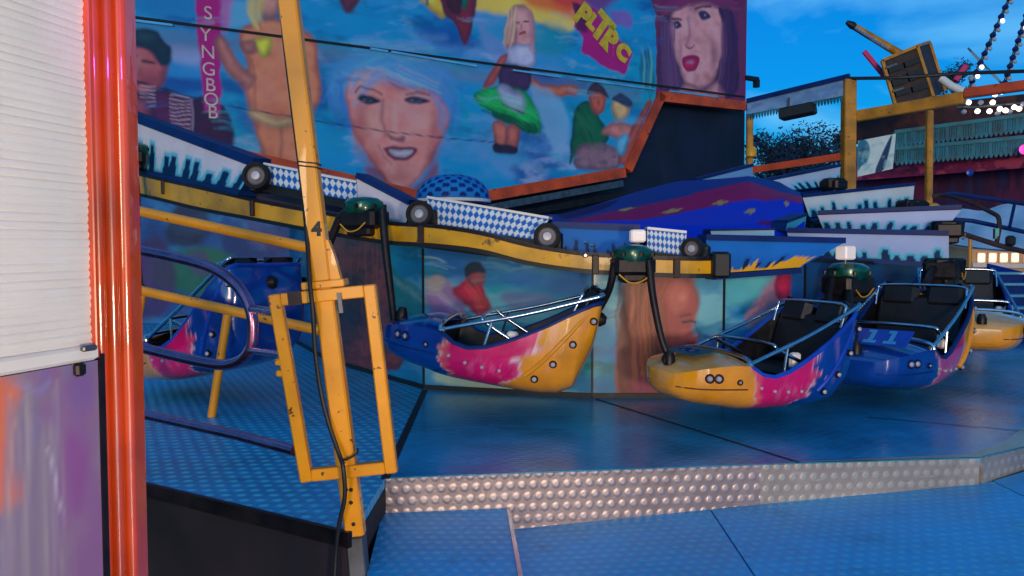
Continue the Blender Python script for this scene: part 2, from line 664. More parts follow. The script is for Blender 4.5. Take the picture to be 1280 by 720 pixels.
def slab_grid(name, G, off, cols, m, parent=None, back=None, smooth=False):
    """A painted front grid G[nv][nu] with real thickness off behind it."""
    nv, nu = len(G), len(G[0])
    v = [p for row in G for p in row]
    n = len(v)
    off = Vector(off)
    f = grid_faces(nu, nv)
    bd = [i for i in range(nu)] + [j * nu + nu - 1 for j in range(1, nv)] + [(nv - 1) * nu + i for i in range(nu - 2, -1, -1)] + [j * nu for j in range(nv - 2, 0, -1)]
    vb = [Vector(v[i]) + off for i in bd]
    kb = len(bd)
    ve = [v[i] for i in bd]      # edge copies carry the edge colour
    V = [tuple(p) for p in v] + [tuple(p) for p in ve] + [tuple(p) for p in vb]
    for i in range(kb):
        j = (i + 1) % kb
        f.append((n + i, n + kb + i, n + kb + j, n + j))
    f.append(tuple(n + kb + i for i in range(kb)))
    bc = np.array(lin(back or (14, 40, 96)))
    C = np.vstack([cols, np.tile(bc, (2 * kb, 1))])
    return link_mesh(name, V, f, m, parent, C, smooth)


def quad_grid(c4, nu, nv):
    """Corners TL, TR, BR, BL -> rows from the bottom up, with a (along) and b (up) of every point."""
    TL, TR, BR, BL = [Vector(c) for c in c4]
    G, A, B = [], [], []
    for j in range(nv):
        b = j / (nv - 1)
        row = []
        for i in range(nu):
            a = i / (nu - 1)
            row.append((BL.lerp(BR, a)).lerp(TL.lerp(TR, a), b))
            A.append(a)
            B.append(b)
        G.append(row)
    return G, np.array(A), np.array(B)

# ------------------------------------------------------------------ painted backdrop
BP0, BP1 = at(160, 25, 15.0), at(930, 125, 23.1)
BU = Vector((BP1.x - BP0.x, BP1.y - BP0.y, 0)).normalized()
BN = Vector((BU.y, -BU.x, 0))               # towards the spectators
UPZ = Vector((0, 0, 1))


def buv(px, py):
    h = onplane(px, py, BP0, BN)
    return ((h - BP0).dot(BU), h.z)


def bpt(u, z, out=0.0):
    p = BP0 + BU * u + BN * out
    return Vector((p.x, p.y, z))


BTOP = 9.4


def backdrop():
    th = new_thing('painted_backdrop', 'huge airbrushed alpine backdrop wall with painted faces and figures behind the ride', 'backdrop', bpt(6, 0))
    ed = [buv(100, 141), buv(390, 207), buv(455, 222), buv(545, 243), buv(600, 239), buv(780, 209), buv(823, 114), buv(932, 127)]
    eu, ez = [e[0] for e in ed], [e[1] for e in ed]
    nu, nv = 760, 190
    us = np.linspace(eu[0], eu[-1], nu)
    us = np.sort(np.append(us[:-6], [eu[5], eu[6], eu[5] * .75 + eu[6] * .25, eu[5] * .5 + eu[6] * .5, eu[5] * .25 + eu[6] * .75, eu[-1]]))
    bot = np.interp(us, eu, ez)
    t = np.linspace(0, 1, nv)
    UU = np.tile(us, nv)
    ZZ = (bot[None, :] * (1 - t[:, None]) + BTOP * t[:, None]).ravel()
    p = Paint(UU, ZZ, buv)
    p.hand(0.0185, 9)
    # sky, snow and ice
    p.base((20, 158, 222))
    p.noise((22, 166, 200), .5, .9, .40, .70, .9, 3)
    p.noise((120, 165, 225), .35, 1.1, .52, .75, .8, 9)
    p.noise((8, 84, 170), .45, 1.3, .52, .72, .8, 21)
    p.noise((170, 195, 235), .9, 2.4, .60, .80, .7, 33)
    p.noise((16, 105, 150), 1.2, 3.0, .58, .78, .5, 45)
    # snow drifts left and centre
    for q, c, a in (([(205, 55), (262, 62), (262, 85), (215, 78)], (170, 180, 230), .8), ([(195, 95), (268, 98), (262, 112), (205, 118)], (20, 80, 170), .8),
                    ([(200, 78), (262, 84), (258, 96), (206, 94)], (50, 150, 220), .8), ([(220, 118), (262, 120), (280, 150), (235, 132)], (30, 130, 205), .8),
                    ([(280, 5), (318, 0), (312, 30), (288, 34)], (110, 185, 225), .8), ([(276, 100), (308, 101), (306, 116), (278, 114)], (12, 90, 165), .9),
                    ([(150, -30), (240, -25), (246, 24), (150, 10)], (36, 150, 215), .7)):
        p.poly(q, c, 5, a)
    for i in range(26):
        x, y = random.uniform(400, 800), random.uniform(10, 215)
        p.poly([(x, y), (x + random.uniform(25, 60), y + random.uniform(0, 8)), (x + 40, y + random.uniform(8, 16)), (x + 8, y + 9)], random.choice([(30, 165, 215), (120, 170, 225), (14, 84, 186), (24, 120, 190)]), 5, .45)
    # shade below the joint, painted in as a grey-lilac band
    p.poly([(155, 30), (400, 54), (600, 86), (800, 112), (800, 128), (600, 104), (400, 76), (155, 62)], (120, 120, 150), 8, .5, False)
    # --- sunset with dark pine slope
    p.poly([(560, -60), (760, -60), (735, 14), (712, 40), (690, 35), (650, 20), (610, 15), (585, 6)], (255, 214, 90), 5)
    p.poly([(620, -60), (780, -60), (735, 8), (714, 22), (690, 14), (655, 2)], (255, 124, 50), 7)
    p.poly([(650, -70), (770, -60), (735, 2), (715, 10), (690, 0)], (240, 70, 60), 7)
    p.poly([(700, -60), (800, -60), (760, 10), (730, 4)], (120, 70, 150), 8)
    p.poly([(505, -40), (560, -40), (558, 22), (535, 10), (522, -2)], (235, 190, 60), 2)
    p.line([(532, -20), (534, 6)], 3, (60, 40, 30), 2)
    p.poly([(548, -50), (605, -50), (594, 12), (590, 40), (581, 55), (574, 44), (566, 28), (553, 10)], (130, 34, 56), 2)
    p.poly([(572, -40), (586, -40), (584, 8), (574, 2)], (30, 120, 90), 2)
    p.poly([(552, -40), (572, -40), (576, 14), (560, 10)], (80, 22, 40), 3)
    p.poly([(420, -40), (462, -40), (445, 8), (430, 14)], (110, 46, 66), 3)
    p.poly([(597, 16), (612, 40), (640, 60), (650, 84), (630, 82), (606, 60)], (130, 150, 215), 5, .6)
    p.poly([(640, 38), (690, 30), (715, 45), (700, 70), (660, 62)], (26, 150, 170), 6, .7)
    # --- man with dark hat and accordion
    p.poly([(140, 70), (168, 52), (206, 70), (206, 98), (196, 114), (178, 122), (158, 112), (145, 95)], (196, 92, 100), 3)
    p.blob(172, 78, 20, 14, (222, 130, 124), .7)
    p.blob(186, 100, 16, 12, (150, 56, 80), .6)
    p.line([(160, 74), (170, 71)], 3, (60, 26, 46), 2)
    p.line([(180, 78), (192, 80)], 3, (60, 26, 46), 2)
    p.line([(168, 102), (184, 104)], 4, (120, 26, 50), 2)
    p.blob(176, 90, 6, 8, (150, 60, 76), .5)
    p.poly([(138, 62), (158, 52), (166, 38), (192, 36), (204, 52), (214, 60), (210, 80), (199, 82), (186, 64), (160, 58)], (20, 50, 70), 2.5)
    p.blob(182, 46, 14, 8, (46, 86, 96), .6)
    p.poly([(140, 96), (160, 112), (190, 116), (212, 112), (214, 150), (170, 146), (140, 140)], (52, 34, 84), 3)
    p.poly([(186, 114), (240, 120), (272, 128), (288, 150), (286, 185), (200, 160)], (92, 24, 78), 3)
    p.poly([(240, 124), (264, 122), (284, 142), (288, 184), (245, 176)], (66, 16, 66), 3)
    for i in range(9):
        y = 118 + i * 5
        p.line([(213, y), (236, y + 2)], 1.6, (205, 170, 190), .8, .8)
    for i in range(6):
        y = 106 + i * 5
        p.line([(176, y), (194, y + 2)], 1.6, (205, 170, 190), .8, .8)
    p.line([(239, 122), (240, 168)], 2.5, (150, 120, 150), 1.2)
    p.poly([(150, 122), (184, 124), (182, 150), (150, 142)], (170, 66, 86), 3)
    # --- magenta banner hanging beside the dancer
    p.poly([(244, -40), (278, -40), (277, 60), (274, 150), (255, 138), (247, 40)], (196, 8, 132), 2, 1, False)
    p.poly([(278, -40), (292, -30), (288, 30), (278, 34)], (220, 90, 170), 4, .7)
    # --- dancer in a yellow top
    skin = (236, 134, 98)
    p.poly([(300, 40), (322, 24), (360, 28), (392, 45), (398, 80), (400, 118), (388, 160), (382, 200), (372, 260), (330, 260), (326, 190), (314, 145), (308, 110), (306, 70)], skin, 3)
    p.poly([(268, 52), (280, 46), (300, 80), (318, 96), (312, 112), (292, 98), (276, 78)], (206, 120, 110), 3)
    p.poly([(322, -30), (352, -30), (350, 14), (336, 26), (324, 12)], (214, 140, 130), 3)
    p.poly([(310, -30), (330, -30), (330, 10), (320, 30), (312, 22)], (232, 196, 110), 4, .8)
    p.blob(344, 150, 40, 26, (198, 84, 62), .55)
    p.blob(330, 112, 22, 30, (236, 150, 126), .5)
    p.poly([(318, 50), (336, 46), (340, 58), (332, 72), (320, 66)], (232, 214, 60), 2)
    p.poly([(300, 52), (318, 50), (320, 64), (308, 66)], (190, 110, 100), 3)
    p.poly([(312, 136), (350, 146), (386, 140), (384, 152), (350, 160), (316, 150)], (226, 190, 130), 3, .8)
    p.line([(352, 160), (350, 230)], 2, (150, 66, 60), 4, .7)
    p.line([(312, 70), (318, 98), (320, 136)], 1.5, (150, 74, 70), 3, .6)
    # --- large smiling face under a fluffy blue cap
    p.poly([(408, 100), (420, 78), (448, 66), (490, 60), (540, 70), (566, 96), (572, 135), (556, 150), (430, 140), (412, 125)], (84, 160, 222), 7, .85)
    p.poly([(433, 100), (452, 84), (478, 88), (500, 108), (540, 112), (558, 130), (562, 150), (553, 172), (543, 195), (526, 222), (505, 238), (488, 236), (470, 212), (452, 184), (440, 160), (432, 128)], (250, 146, 138), 2.5)
    p.blob(452, 150, 18, 44, (196, 92, 96), .6)
    p.blob(546, 160, 16, 46, (184, 84, 98), .6)
    p.blob(470, 150, 20, 22, (255, 182, 168), .6)
    p.blob(526, 152, 20, 22, (255, 188, 174), .6)
    p.blob(466, 200, 20, 26, (176, 78, 74), .6)
    p.blob(540, 200, 16, 30, (160, 70, 84), .6)
    p.blob(498, 106, 34, 14, (180, 90, 112), .6)
    p.blob(516, 140, 30, 34, (232, 156, 162), .55)
    p.blob(500, 222, 26, 14, (214, 100, 84), .6)
    p.blob(448, 176, 12, 32, (206, 104, 80), .5)
    p.poly([(456, 214), (474, 212), (500, 238), (520, 232), (546, 205), (540, 235), (500, 262), (468, 246)], (150, 60, 70), 4, .7)
    p.poly([(478, 84), (500, 96), (512, 108), (545, 112), (560, 124), (556, 90), (520, 70)], (96, 160, 218), 4, .9)
    # fluffy strands of the cap
    p.strokes([(430, 118), (445, 92), (470, 80)], 26, (96, 168, 224), 3, 3, .4, (26, 16), 3)
    p.strokes([(480, 92), (515, 84), (552, 108)], 30, (84, 158, 222), 3, 3, .4, (34, 18), 4)
    p.strokes([(545, 110), (562, 130), (560, 156)], 20, (60, 140, 214), 3, 3, .4, (12, 14), 5)
    p.strokes([(420, 110), (424, 130), (432, 150)], 16, (60, 130, 206), 2.2, 2, .6, (10, 14), 6)
    p.strokes([(478, 90), (500, 100), (530, 114)], 12, (214, 206, 196), 2, 2, .4, (22, 10), 7)
    p.strokes([(462, 60), (500, 58), (540, 66)], 20, (110, 170, 228), 2.4, 2.4, .5, (40, 8), 8)
    # brows and eyes
    p.line([(443, 116), (452, 109), (466, 110.5), (476, 118)], 2.2, (110, 46, 54), 1.8, .8)
    p.line([(508, 118), (522, 115), (536, 118)], 2, (120, 52, 60), 1.8, .8)
    p.poly([(445, 123), (456, 118), (468, 121), (475, 127), (460, 129)], (44, 24, 44), 2.0)
    p.poly([(451, 124.5), (458, 122), (467, 124.5), (460, 126.5)], (130, 140, 160), 1.0, .8)
    p.blob(460, 124, 4, 3.2, (40, 60, 84), 1, 0, .4)
    p.poly([(506, 125), (516, 119.5), (528, 121), (537, 126), (520, 129)], (44, 24, 44), 2.0)
    p.poly([(511, 125), (518, 122.5), (528, 124.5), (520, 127)], (130, 140, 160), 1.0, .8)
    p.blob(519, 124, 4, 3.2, (40, 60, 84), 1, 0, .4)
    p.line([(478, 126), (476, 150), (482, 168)], 3, (150, 66, 84), 4, .7)
    p.poly([(484, 166), (494, 172), (505, 168), (503, 176), (488, 175)], (150, 56, 76), 2.5, .8)
    p.line([(492, 130), (494, 160)], 6, (240, 176, 178), 5, .7)
    p.poly([(480, 186), (498, 183), (521, 185), (517, 197), (502, 202), (488, 198)], (168, 44, 76), 1.8)
    p.poly([(485, 188), (500, 187), (517, 188), (512, 196), (500, 198), (490, 195)], (238, 226, 240), 1.4)
    p.line([(474, 182), (480, 196), (490, 206)], 1.5, (160, 70, 84), 3, .6)
    # --- woman in a green dirndl
    p.poly([(632, 30), (640, 10), (655, 6), (666, 20), (668, 52), (660, 72), (650, 60), (640, 58), (630, 56)], (226, 150, 150), 2.5)
    p.blob(650, 30, 8, 12, (236, 170, 160), .8)
    p.poly([(634, 40), (644, 26), (646, 56), (634, 58)], (214, 120, 140), 3, .8)
    p.poly([(634, 58), (666, 56), (668, 80), (652, 84), (636, 78)], (200, 196, 232), 2)
    p.poly([(624, 74), (634, 66), (632, 82), (616, 104), (604, 112), (606, 102)], (206, 90, 80), 2)
    p.poly([(662, 92), (676, 104), (700, 106), (722, 108), (720, 118), (690, 120), (668, 112)], (214, 110, 76), 2)
    p.poly([(628, 82), (662, 86), (660, 114), (626, 110)], (70, 40, 86), 2)
    p.poly([(592, 118), (622, 106), (640, 110), (662, 120), (676, 152), (670, 168), (640, 158), (616, 142), (600, 132)], (20, 176, 84), 2)
    p.poly([(618, 138), (646, 148), (670, 156), (668, 167), (636, 156), (616, 146)], (10, 110, 60), 2)
    p.poly([(622, 106), (652, 118), (656, 142), (630, 132)], (176, 172, 216), 2)
    p.line([(628, 131), (656, 141)], 2, (40, 30, 70), 1.2)
    p.poly([(616, 152), (634, 158), (632, 186), (620, 186)], (206, 110, 92), 2)
    p.poly([(634, 158), (650, 162), (644, 190), (632, 186)], (198, 100, 90), 2)
    p.poly([(618, 180), (645, 184), (642, 193), (618, 190)], (60, 30, 60), 2)
    p.poly([(664, 108), (700, 122), (712, 160), (700, 200), (680, 160)], (140, 190, 230), 5, .7)
    # --- man in a green coat with a child on his knee
    p.poly([(712, 205), (716, 150), (722, 132), (738, 128), (756, 158), (762, 172), (748, 186), (722, 190)], (20, 96, 60), 2)
    p.poly([(736, 122), (746, 112), (756, 120), (756, 136), (746, 144), (738, 136)], (198, 90, 70), 2)
    p.poly([(734, 118), (740, 104), (752, 106), (760, 124), (748, 116)], (80, 44, 60), 2)
    p.blob(748, 128, 4, 6, (120, 40, 50), .6)
    p.poly([(722, 184), (752, 178), (775, 190), (770, 212), (722, 210)], (150, 110, 126), 3)
    p.noise((90, 66, 90), 6, 6, .5, .7, .5, 5, (1 - sstep(-.05, .05, p.sd_poly(p.P([(722, 184), (752, 178), (775, 190), (770, 212), (722, 210)])))))
    p.poly([(766, 124), (776, 118), (788, 128), (784, 146), (774, 152), (766, 142)], (224, 176, 120), 2)
    p.poly([(764, 124), (776, 117), (790, 128), (786, 134), (770, 128)], (60, 70, 110), 2)
    p.poly([(752, 164), (768, 152), (788, 156), (800, 165), (786, 176), (764, 170)], (214, 128, 120), 3)
    p.poly([(776, 190), (786, 166), (808, 128), (815, 130), (796, 172), (786, 205), (774, 205)], (190, 84, 70), 3)
    p.poly([(772, 172), (786, 168), (782, 192), (772, 192)], (110, 190, 230), 3)
    p.noise((20, 130, 110), 3, 3, .55, .7, .7, 7, (1 - sstep(-.1, .1, p.sd_poly(p.P([(790, 112), (820, 118), (808, 140), (788, 134)])))))
    # --- portrait of a long-haired woman with a hat at the right end
    p.poly([(820, -90), (940, -90), (940, 135), (820, 128)], (120, 40, 96), 1, 1, False)
    p.poly([(826, 30), (850, 20), (846, 70), (858, 112), (830, 112), (822, 100)], (92, 44, 92), 3)
    p.poly([(842, 10), (870, 4), (902, 10), (905, 46), (900, 82), (888, 104), (870, 112), (856, 104), (846, 78), (838, 42)], (230, 152, 160), 3)
    p.poly([(898, 8), (918, 20), (922, 112), (894, 118), (896, 90), (906, 52)], (60, 22, 72), 3)
    p.poly([(858, 104), (880, 112), (896, 100), (905, 122), (850, 116)], (198, 130, 140), 3)
    p.blob(892, 70, 12, 40, (150, 84, 110), .7)
    p.blob(850, 66, 8, 34, (180, 116, 140), .7)
    p.blob(880, 60, 14, 22, (226, 150, 150), .6)
    p.blob(884, 96, 14, 14, (190, 96, 100), .6)
    p.blob(868, 12, 30, 10, (150, 80, 112), .6)
    p.line([(861, 22), (862, 44), (859, 57)], 5, (170, 80, 120), 4, .6)
    p.line([(866, 22), (868, 50)], 5, (226, 160, 172), 4, .6)
    p.poly([(856, 56), (862, 60), (868, 57), (862, 62)], (130, 44, 84), 2)
    p.poly([(841, 28), (848, 26), (852, 32), (846, 36)], (70, 40, 84), 2)
    p.line([(840, 23), (852, 24)], 3, (66, 30, 66), 2)
    p.poly([(872, 16), (882, 14), (888, 20), (878, 24)], (74, 44, 92), 2)
    p.line([(868, 10), (888, 8)], 3, (70, 30, 66), 2)
    p.blob(881, 19, 3, 3, (180, 160, 200), .9)
    p.blob(846, 31, 3, 3, (180, 160, 200), .9)
    p.poly([(853, 72), (862, 69), (874, 72), (872, 84), (862, 89), (854, 84)], (204, 10, 90), 1.6)
    p.poly([(858, 76), (866, 75), (866, 79), (860, 80)], (244, 150, 200), 1.6)
    p.poly([(812, -60), (935, -60), (928, 6), (900, -2), (872, 2), (846, 12), (828, 20), (815, 6)], (128, 30, 86), 3)
    p.poly([(835, 8), (872, -8), (905, -4), (924, 8), (926, -20), (830, -20)], (96, 22, 80), 4, .7)
    p.poly([(800, 70), (812, 62), (818, 108), (802, 106)], (30, 90, 110), 3, .6)
    p.strokes([(836, 26), (834, 60), (840, 112)], 26, (120, 70, 120), 1.8, 1.6, .6, (9, 6), 11)
    p.strokes([(912, 14), (914, 60), (908, 116)], 30, (84, 36, 96), 1.8, 1.6, .6, (10, 6), 12)
    p.strokes([(903, 26), (905, 60), (898, 100)], 12, (150, 90, 130), 1.2, 1.4, .5, (4, 4), 13)
    p.strokes([(830, 10), (872, -4), (924, 4)], 18, (150, 50, 110), 2, 2.4, .5, (4, 10), 14)
    p.line([(645, 27), (649, 28)], 2, (80, 40, 60), 1)
    p.line([(655, 28), (660, 28)], 2, (80, 40, 60), 1)
    p.line([(649, 42), (657, 42)], 2.4, (170, 40, 70), 1)
    p.line([(652, 30), (652, 37)], 1.4, (180, 100, 110), 1)
    p.strokes([(640, 14), (638, 34), (634, 56)], 16, (240, 196, 170), 1.4, 1.4, .6, (6, 4), 15)
    p.strokes([(662, 16), (666, 40), (664, 64)], 12, (214, 140, 150), 1.4, 1.4, .6, (4, 4), 16)
    p.strokes([(604, 120), (640, 130), (668, 150)], 18, (60, 210, 120), 1.2, 1.4, .5, (10, 14), 17)
    p.strokes([(606, 134), (636, 146), (666, 162)], 12, (8, 90, 50), 1.2, 1.4, .6, (8, 8), 18)
    p.strokes([(722, 136), (736, 156), (744, 182)], 16, (46, 130, 84), 1.4, 1.8, .5, (14, 12), 19)
    p.strokes([(318, 0), (316, 14), (322, 30)], 14, (236, 206, 130), 1.4, 1.4, .6, (8, 6), 20)
    p.strokes([(807, 60), (811, 84), (808, 110)], 14, (120, 190, 200), 1.2, 1.4, .6, (6, 4), 21)
    for j in range(60):
        x, y = random.uniform(160, 815), random.uniform(0, 235)
        if 425 < x < 570 and 70 < y or 600 < x < 680 or 300 < x < 400:
            continue
        p.strokes([(x, y), (x + 14, y + random.uniform(-2, 5)), (x + 30, y + random.uniform(-2, 8))], 4, random.choice([(150, 190, 232), (20, 90, 180), (40, 170, 210)]), 1.6, 1.8, .4, (12, 5), 100 + j)
    # --- starburst of ragged magenta behind the logo
    p.poly([(719, 4), (745, 12), (760, 34), (790, 66), (781, 93), (760, 86), (726, 64), (730, 48), (718, 34)], (190, 8, 130), 1.5, 1, False)
    p.poly([(716, 2), (728, 8), (735, 40), (722, 38)], (50, 20, 70), 2, .8, False)
    p.poly([(764, 14), (786, 16), (790, 34), (770, 30)], (150, 90, 190), 4, .8)
    # panel joints
    for q in ([(155, 96), (270, 130), (400, 152), (480, 164), (560, 173), (620, 178)],):
        sv = p.U, p.V
        p.U, p.V = p.raw
        p.line(q, 1.2, (20, 40, 84), .8, .8)
        p.U, p.V = sv
    V = [bpt(u, z) for u, z in zip(UU, ZZ)]
    G = [V[j * nu:(j + 1) * nu] for j in range(nv)]
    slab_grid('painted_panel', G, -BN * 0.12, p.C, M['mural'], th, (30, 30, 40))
    # orange trim along the lower edge
    o = MB()
    h = 0.26

    def strip(a, b, w, out, dp):
        A, B = bpt(a[0], a[1], out), bpt(b[0], b[1], out)
        t = (B - A).normalized()
        n = BN.cross(t).normalized()
        if n.z < 0:
            n = -n
        o.prism([A, B, B - n * w, A - n * w], -BN * dp)
    for a, b in zip(ed[:-1], ed[1:]):
        strip(a, b, h, 0.05, 0.2)
    o.build('edge_trim', M['orangetrim'], th)
    for k, m in ((0.34, M['grey']), (0.62, M['darkmetal'])):
        o = MB()
        a, b = buv(560, 246), buv(776, 209)
        strip((a[0], a[1] - k), (b[0], b[1] - k), 0.16, 0.10, 0.22)
        o.build('lower_rail', m, th)
    # bright strip pieces standing in for the highlights along the joint
    o = MB()
    for a, b in (((155, 24.5), (215, 32)), ((462, 61), (484, 64.5)), ((488, 65), (595, 83)), ((640, 88), (700, 96.5)), ((720, 99), (818, 112)), ((836, 114), (896, 121.5))):
        A, B = buv(*a), buv(*b)
        o.bar(bpt(A[0], A[1], 0.03), bpt(B[0], B[1], 0.03), 0.04, 0.05, BN)
    o.build('joint_highlight_strip', M['strip'], th)
    o = MB()
    A, B = buv(150, 21), buv(930, 122)
    o.bar(bpt(A[0], A[1] + 0.02, 0.012), bpt(B[0], B[1] + 0.02, 0.012), 0.05, 0.03, BN)
    o.build('joint_gap', M['black'], th)
    # lettering on the banner and the logo
    for ch, (x, y) in zip('SYNGBOB', ((260, 17), (257, 44), (260, 66), (261, 87), (263, 107), (264, 125), (266, 141))):
        u, z = buv(x, y)
        text(ch, 0.36, bpt(u, z), BU, UPZ, M['palelet'], th, 'banner_letter')
    for ch, (x, y), s in zip('PLTRC', ((728, 20), (740, 28), (751, 36), (762, 52), (778, 66)), (.75, .5, .95, .8, .55)):
        u, z = buv(x, y)
        text(ch, s, bpt(u, z, .01), BU - UPZ * .75, UPZ + BU * .2, M['yeltext'], th, 'logo_letter', offset=0.045)
    # small camera arm at the right edge
    o = MB()
    a = buv(931, 97)
    q = bpt(a[0] + .02, a[1], 0.0)
    o.box(q + BU * .25, .5, .12, .12, (BU, BN, UPZ))
    o.box(q + BU * .45 - UPZ * .12, .14, .14, .22, (BU, BN, UPZ))
    o.build('floodlight_arm', M['black'], th)
    return ed


BED = backdrop()


def tarp():
    P0 = BP0 - BN * 0.5

    def h(px, py):
        q = onplane(px, py, P0, BN)
        return ((q - P0).dot(BU), q.z)
    ul, ur = h(100, 100)[0], h(931, 130)[0]
    nu, nv = 130, 14
    G = []
    zt = h(931, 134)[1]
    for j in range(nv):
        b = j / (nv - 1)
        row = []
        for i in range(nu):
            u = ul + (ur - ul) * i / (nu - 1)
            f = 0.06 * math.sin(u * 2.3 + 1.2 * b) + 0.04 * math.sin(u * 5.1 + 2 * b)
            p = P0 + BU * u + BN * f * (1.1 - b)
            row.append(Vector((p.x, p.y, 0.0 + zt * b)))
        G.append(row)
    C = np.tile(np.array(lin((10, 22, 58))), (nu * nv, 1))
    o = slab_grid('tarpaulin', G, -BN * 0.02, C, M['navy'], None, smooth=True)
    tag(o, 'dark navy tarpaulin hanging below the right end of the painted backdrop', 'tarpaulin')


tarp()

def lower_scenery():
    G, A, B = quad_grid([at(60, 215, 13.6), at(372, 262, 13.2), onz(372, 407), onz(60, 404)], 150, 70)
    for j, r in enumerate(G):
        for q in r:
            q.z = max(q.z, .01)
    p = Paint(A * 5, B * 2)
    p.hand(.02, 8, 9)
    p.base((18, 84, 150))
    p.noise((14, 50, 110), 1.2, 1.5, .45, .65, .9, 3)
    p.noise((40, 140, 190), 1.4, 3, .55, .7, .7, 8)
    p.poly([(1.9, .7), (2.6, 1.1), (3.5, 1.2), (4.1, .8), (3.3, .45)], (20, 110, 70), 4, .9)
    p.poly([(1.7, .1), (1.8, 1.0), (2.3, 1.3), (2.6, .8), (2.4, .2)], (70, 36, 90), 4, .8)
    p.poly([(2.4, 1.3), (2.8, 2.0), (3.3, 1.6), (3.0, 1.2)], (30, 30, 60), 4, .8)
    p.noise((90, 60, 120), 2, 2, .55, .7, .6, 18)
    o = slab_grid('scenery_panel', G, Vector((.03, .12, 0)), p.C, M['drum'], None, (20, 20, 40))
    tag(o, 'dusky blue painted scenery panel with a green patch, seen between the handrails', 'scenery panel')


lower_scenery()

# ------------------------------------------------------------------ deck, steps, ground
def sheet(name, pts, m, thick=0.0):
    b = MB()
    if thick:
        b.prism(pts, (0, 0, -thick))
    else:
        b.add(pts, [tuple(range(len(pts)))])
    return tag(b.build(name, m), kind='structure')


g = MB()
g.add([(-400, -100, -0.95), (400, -100, -0.95), (400, 700, -0.95), (-400, 700, -0.95)], [(0, 1, 2, 3)])
tag(g.build('ground', M['ground']), kind='structure')

E = {'a': onz(440, 665), 'b': onz(482, 597), 'c': onz(950, 580), 'd': onz(1225, 572), 'e': onz(1285, 557.5)}
a0 = E['a'] + (onz(170, 600) - E['a']) * 2.0
seam = onz(530, 489)
ctr = Vector((0.6, 10.8, 0))
bl, br = Vector((-10, 22, 0)), Vector((9.5, 22, 0))
f1, f2 = Vector((6.2, 8.2, 0)), Vector((8.2, 12, 0))
sheet('ride_deck', [a0, E['a'], E['b'], seam, seam + Vector((-.1, 14.7, 0)), bl, Vector((-10, 9, 0))], M['deck_dots'], 0.05)
sheet('ride_deck', [E['b'], E['c'], E['d'], E['e'], f1, f2, br, seam + Vector((-.1, 14.7, 0)), seam], M['deck_plain'], 0.05)


def ribbon(pts, w, z, name, m):
    b = MB()
    for p, q in zip(pts[:-1], pts[1:]):
        p, q = Vector(p), Vector(q)
        n = (q - p).cross(UPZ).normalized() * w / 2
        u = UPZ * z
        b.add([p - n + u, q - n + u, q + n + u, p + n + u], [(3, 2, 1, 0)])
    return tag(b.build(name, m), kind='structure')


def flat(px, py):
    p = onz(px, py)
    return Vector((p.x, p.y, 0))


ribbon([flat(481, 599), flat(531, 488)], 0.05, 0.004, 'deck_joint', M['black'])
ribbon([flat(745, 499), flat(1000, 579)], 0.022, 0.004, 'deck_joint', M['black'])
ribbon([flat(1085, 522), flat(1300, 541)], 0.014, 0.004, 'deck_joint', M['black'])
# pale worn lip along the right deck edge
lip = MB()
n0 = [E['c'].lerp(E['b'], .02), E['d'], E['e'], f1]
inw = [Vector((-.05, .16, 0)), Vector((-.06, .17, 0)), Vector((-.1, .16, 0)), Vector((-.12, .12, 0))]
wv = [0.03, 0.45, 0.75, 0.8]
for i in range(3):
    p, q = n0[i], n0[i + 1]
    lip.add([p + UPZ * .004, q + UPZ * .004, q + inw[i + 1] * wv[i + 1] + UPZ * .004, p + inw[i] * wv[i] + UPZ * .004], [(0, 1, 2, 3)])
tag(lip.build('deck_edge_lip', M['riser_plain']), kind='structure')


def zlow(x):
    return -0.327 + 0.0566 * x if x < 3.4 else -0.135


def riser(name, p, q, m, cap=0.0):
    b = MB()
    n = (q - p).cross(UPZ).normalized()
    n = n if n.y < 0 else -n
    lo_p, lo_q = Vector((p.x, p.y, zlow(p.x) - .03)), Vector((q.x, q.y, zlow(q.x) - .03))
    top = Vector((0, 0, -.004))
    b.prism([lo_p + n * .012, lo_q + n * .012, q + top + n * .012, p + top + n * .012], -n * 0.03)
    # folded cap edge
    return tag(b.build(name, m), kind='structure')


riser('deck_riser', E['b'], E['c'], M['riser_dots'])
riser('deck_riser', E['c'], E['d'] - (E['d'] - E['c']).normalized() * .012, M['riser_plain'])
riser('deck_riser', E['d'] + (E['e'] - E['d']).normalized() * .012, E['e'], M['riser_plain'])
riser('deck_riser', E['e'], f1, M['riser_plain'])
riser('deck_riser', f1, f2, M['riser_plain'])
# dark skirt below the left deck
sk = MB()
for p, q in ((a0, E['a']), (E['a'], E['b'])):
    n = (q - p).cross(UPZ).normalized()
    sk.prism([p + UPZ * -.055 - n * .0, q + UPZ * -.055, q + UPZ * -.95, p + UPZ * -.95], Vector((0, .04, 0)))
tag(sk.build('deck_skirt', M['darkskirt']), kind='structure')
eg = MB()
eg.prism([a0 + UPZ * .004, E['a'] + UPZ * .004, E['a'] - UPZ * .07, a0 - UPZ * .07], Vector((-.015, -.022, 0)))
tag(eg.build('deck_edge_strip', M['darkmetal']), kind='structure')

# entry platform: slightly sloping sheet of plates in front of the riser
def elow(x, y):
    return Vector((x, y, zlow(x)))


def plates(name, m, poly, thick=0.05):
    return sheet(name, poly, m, thick)


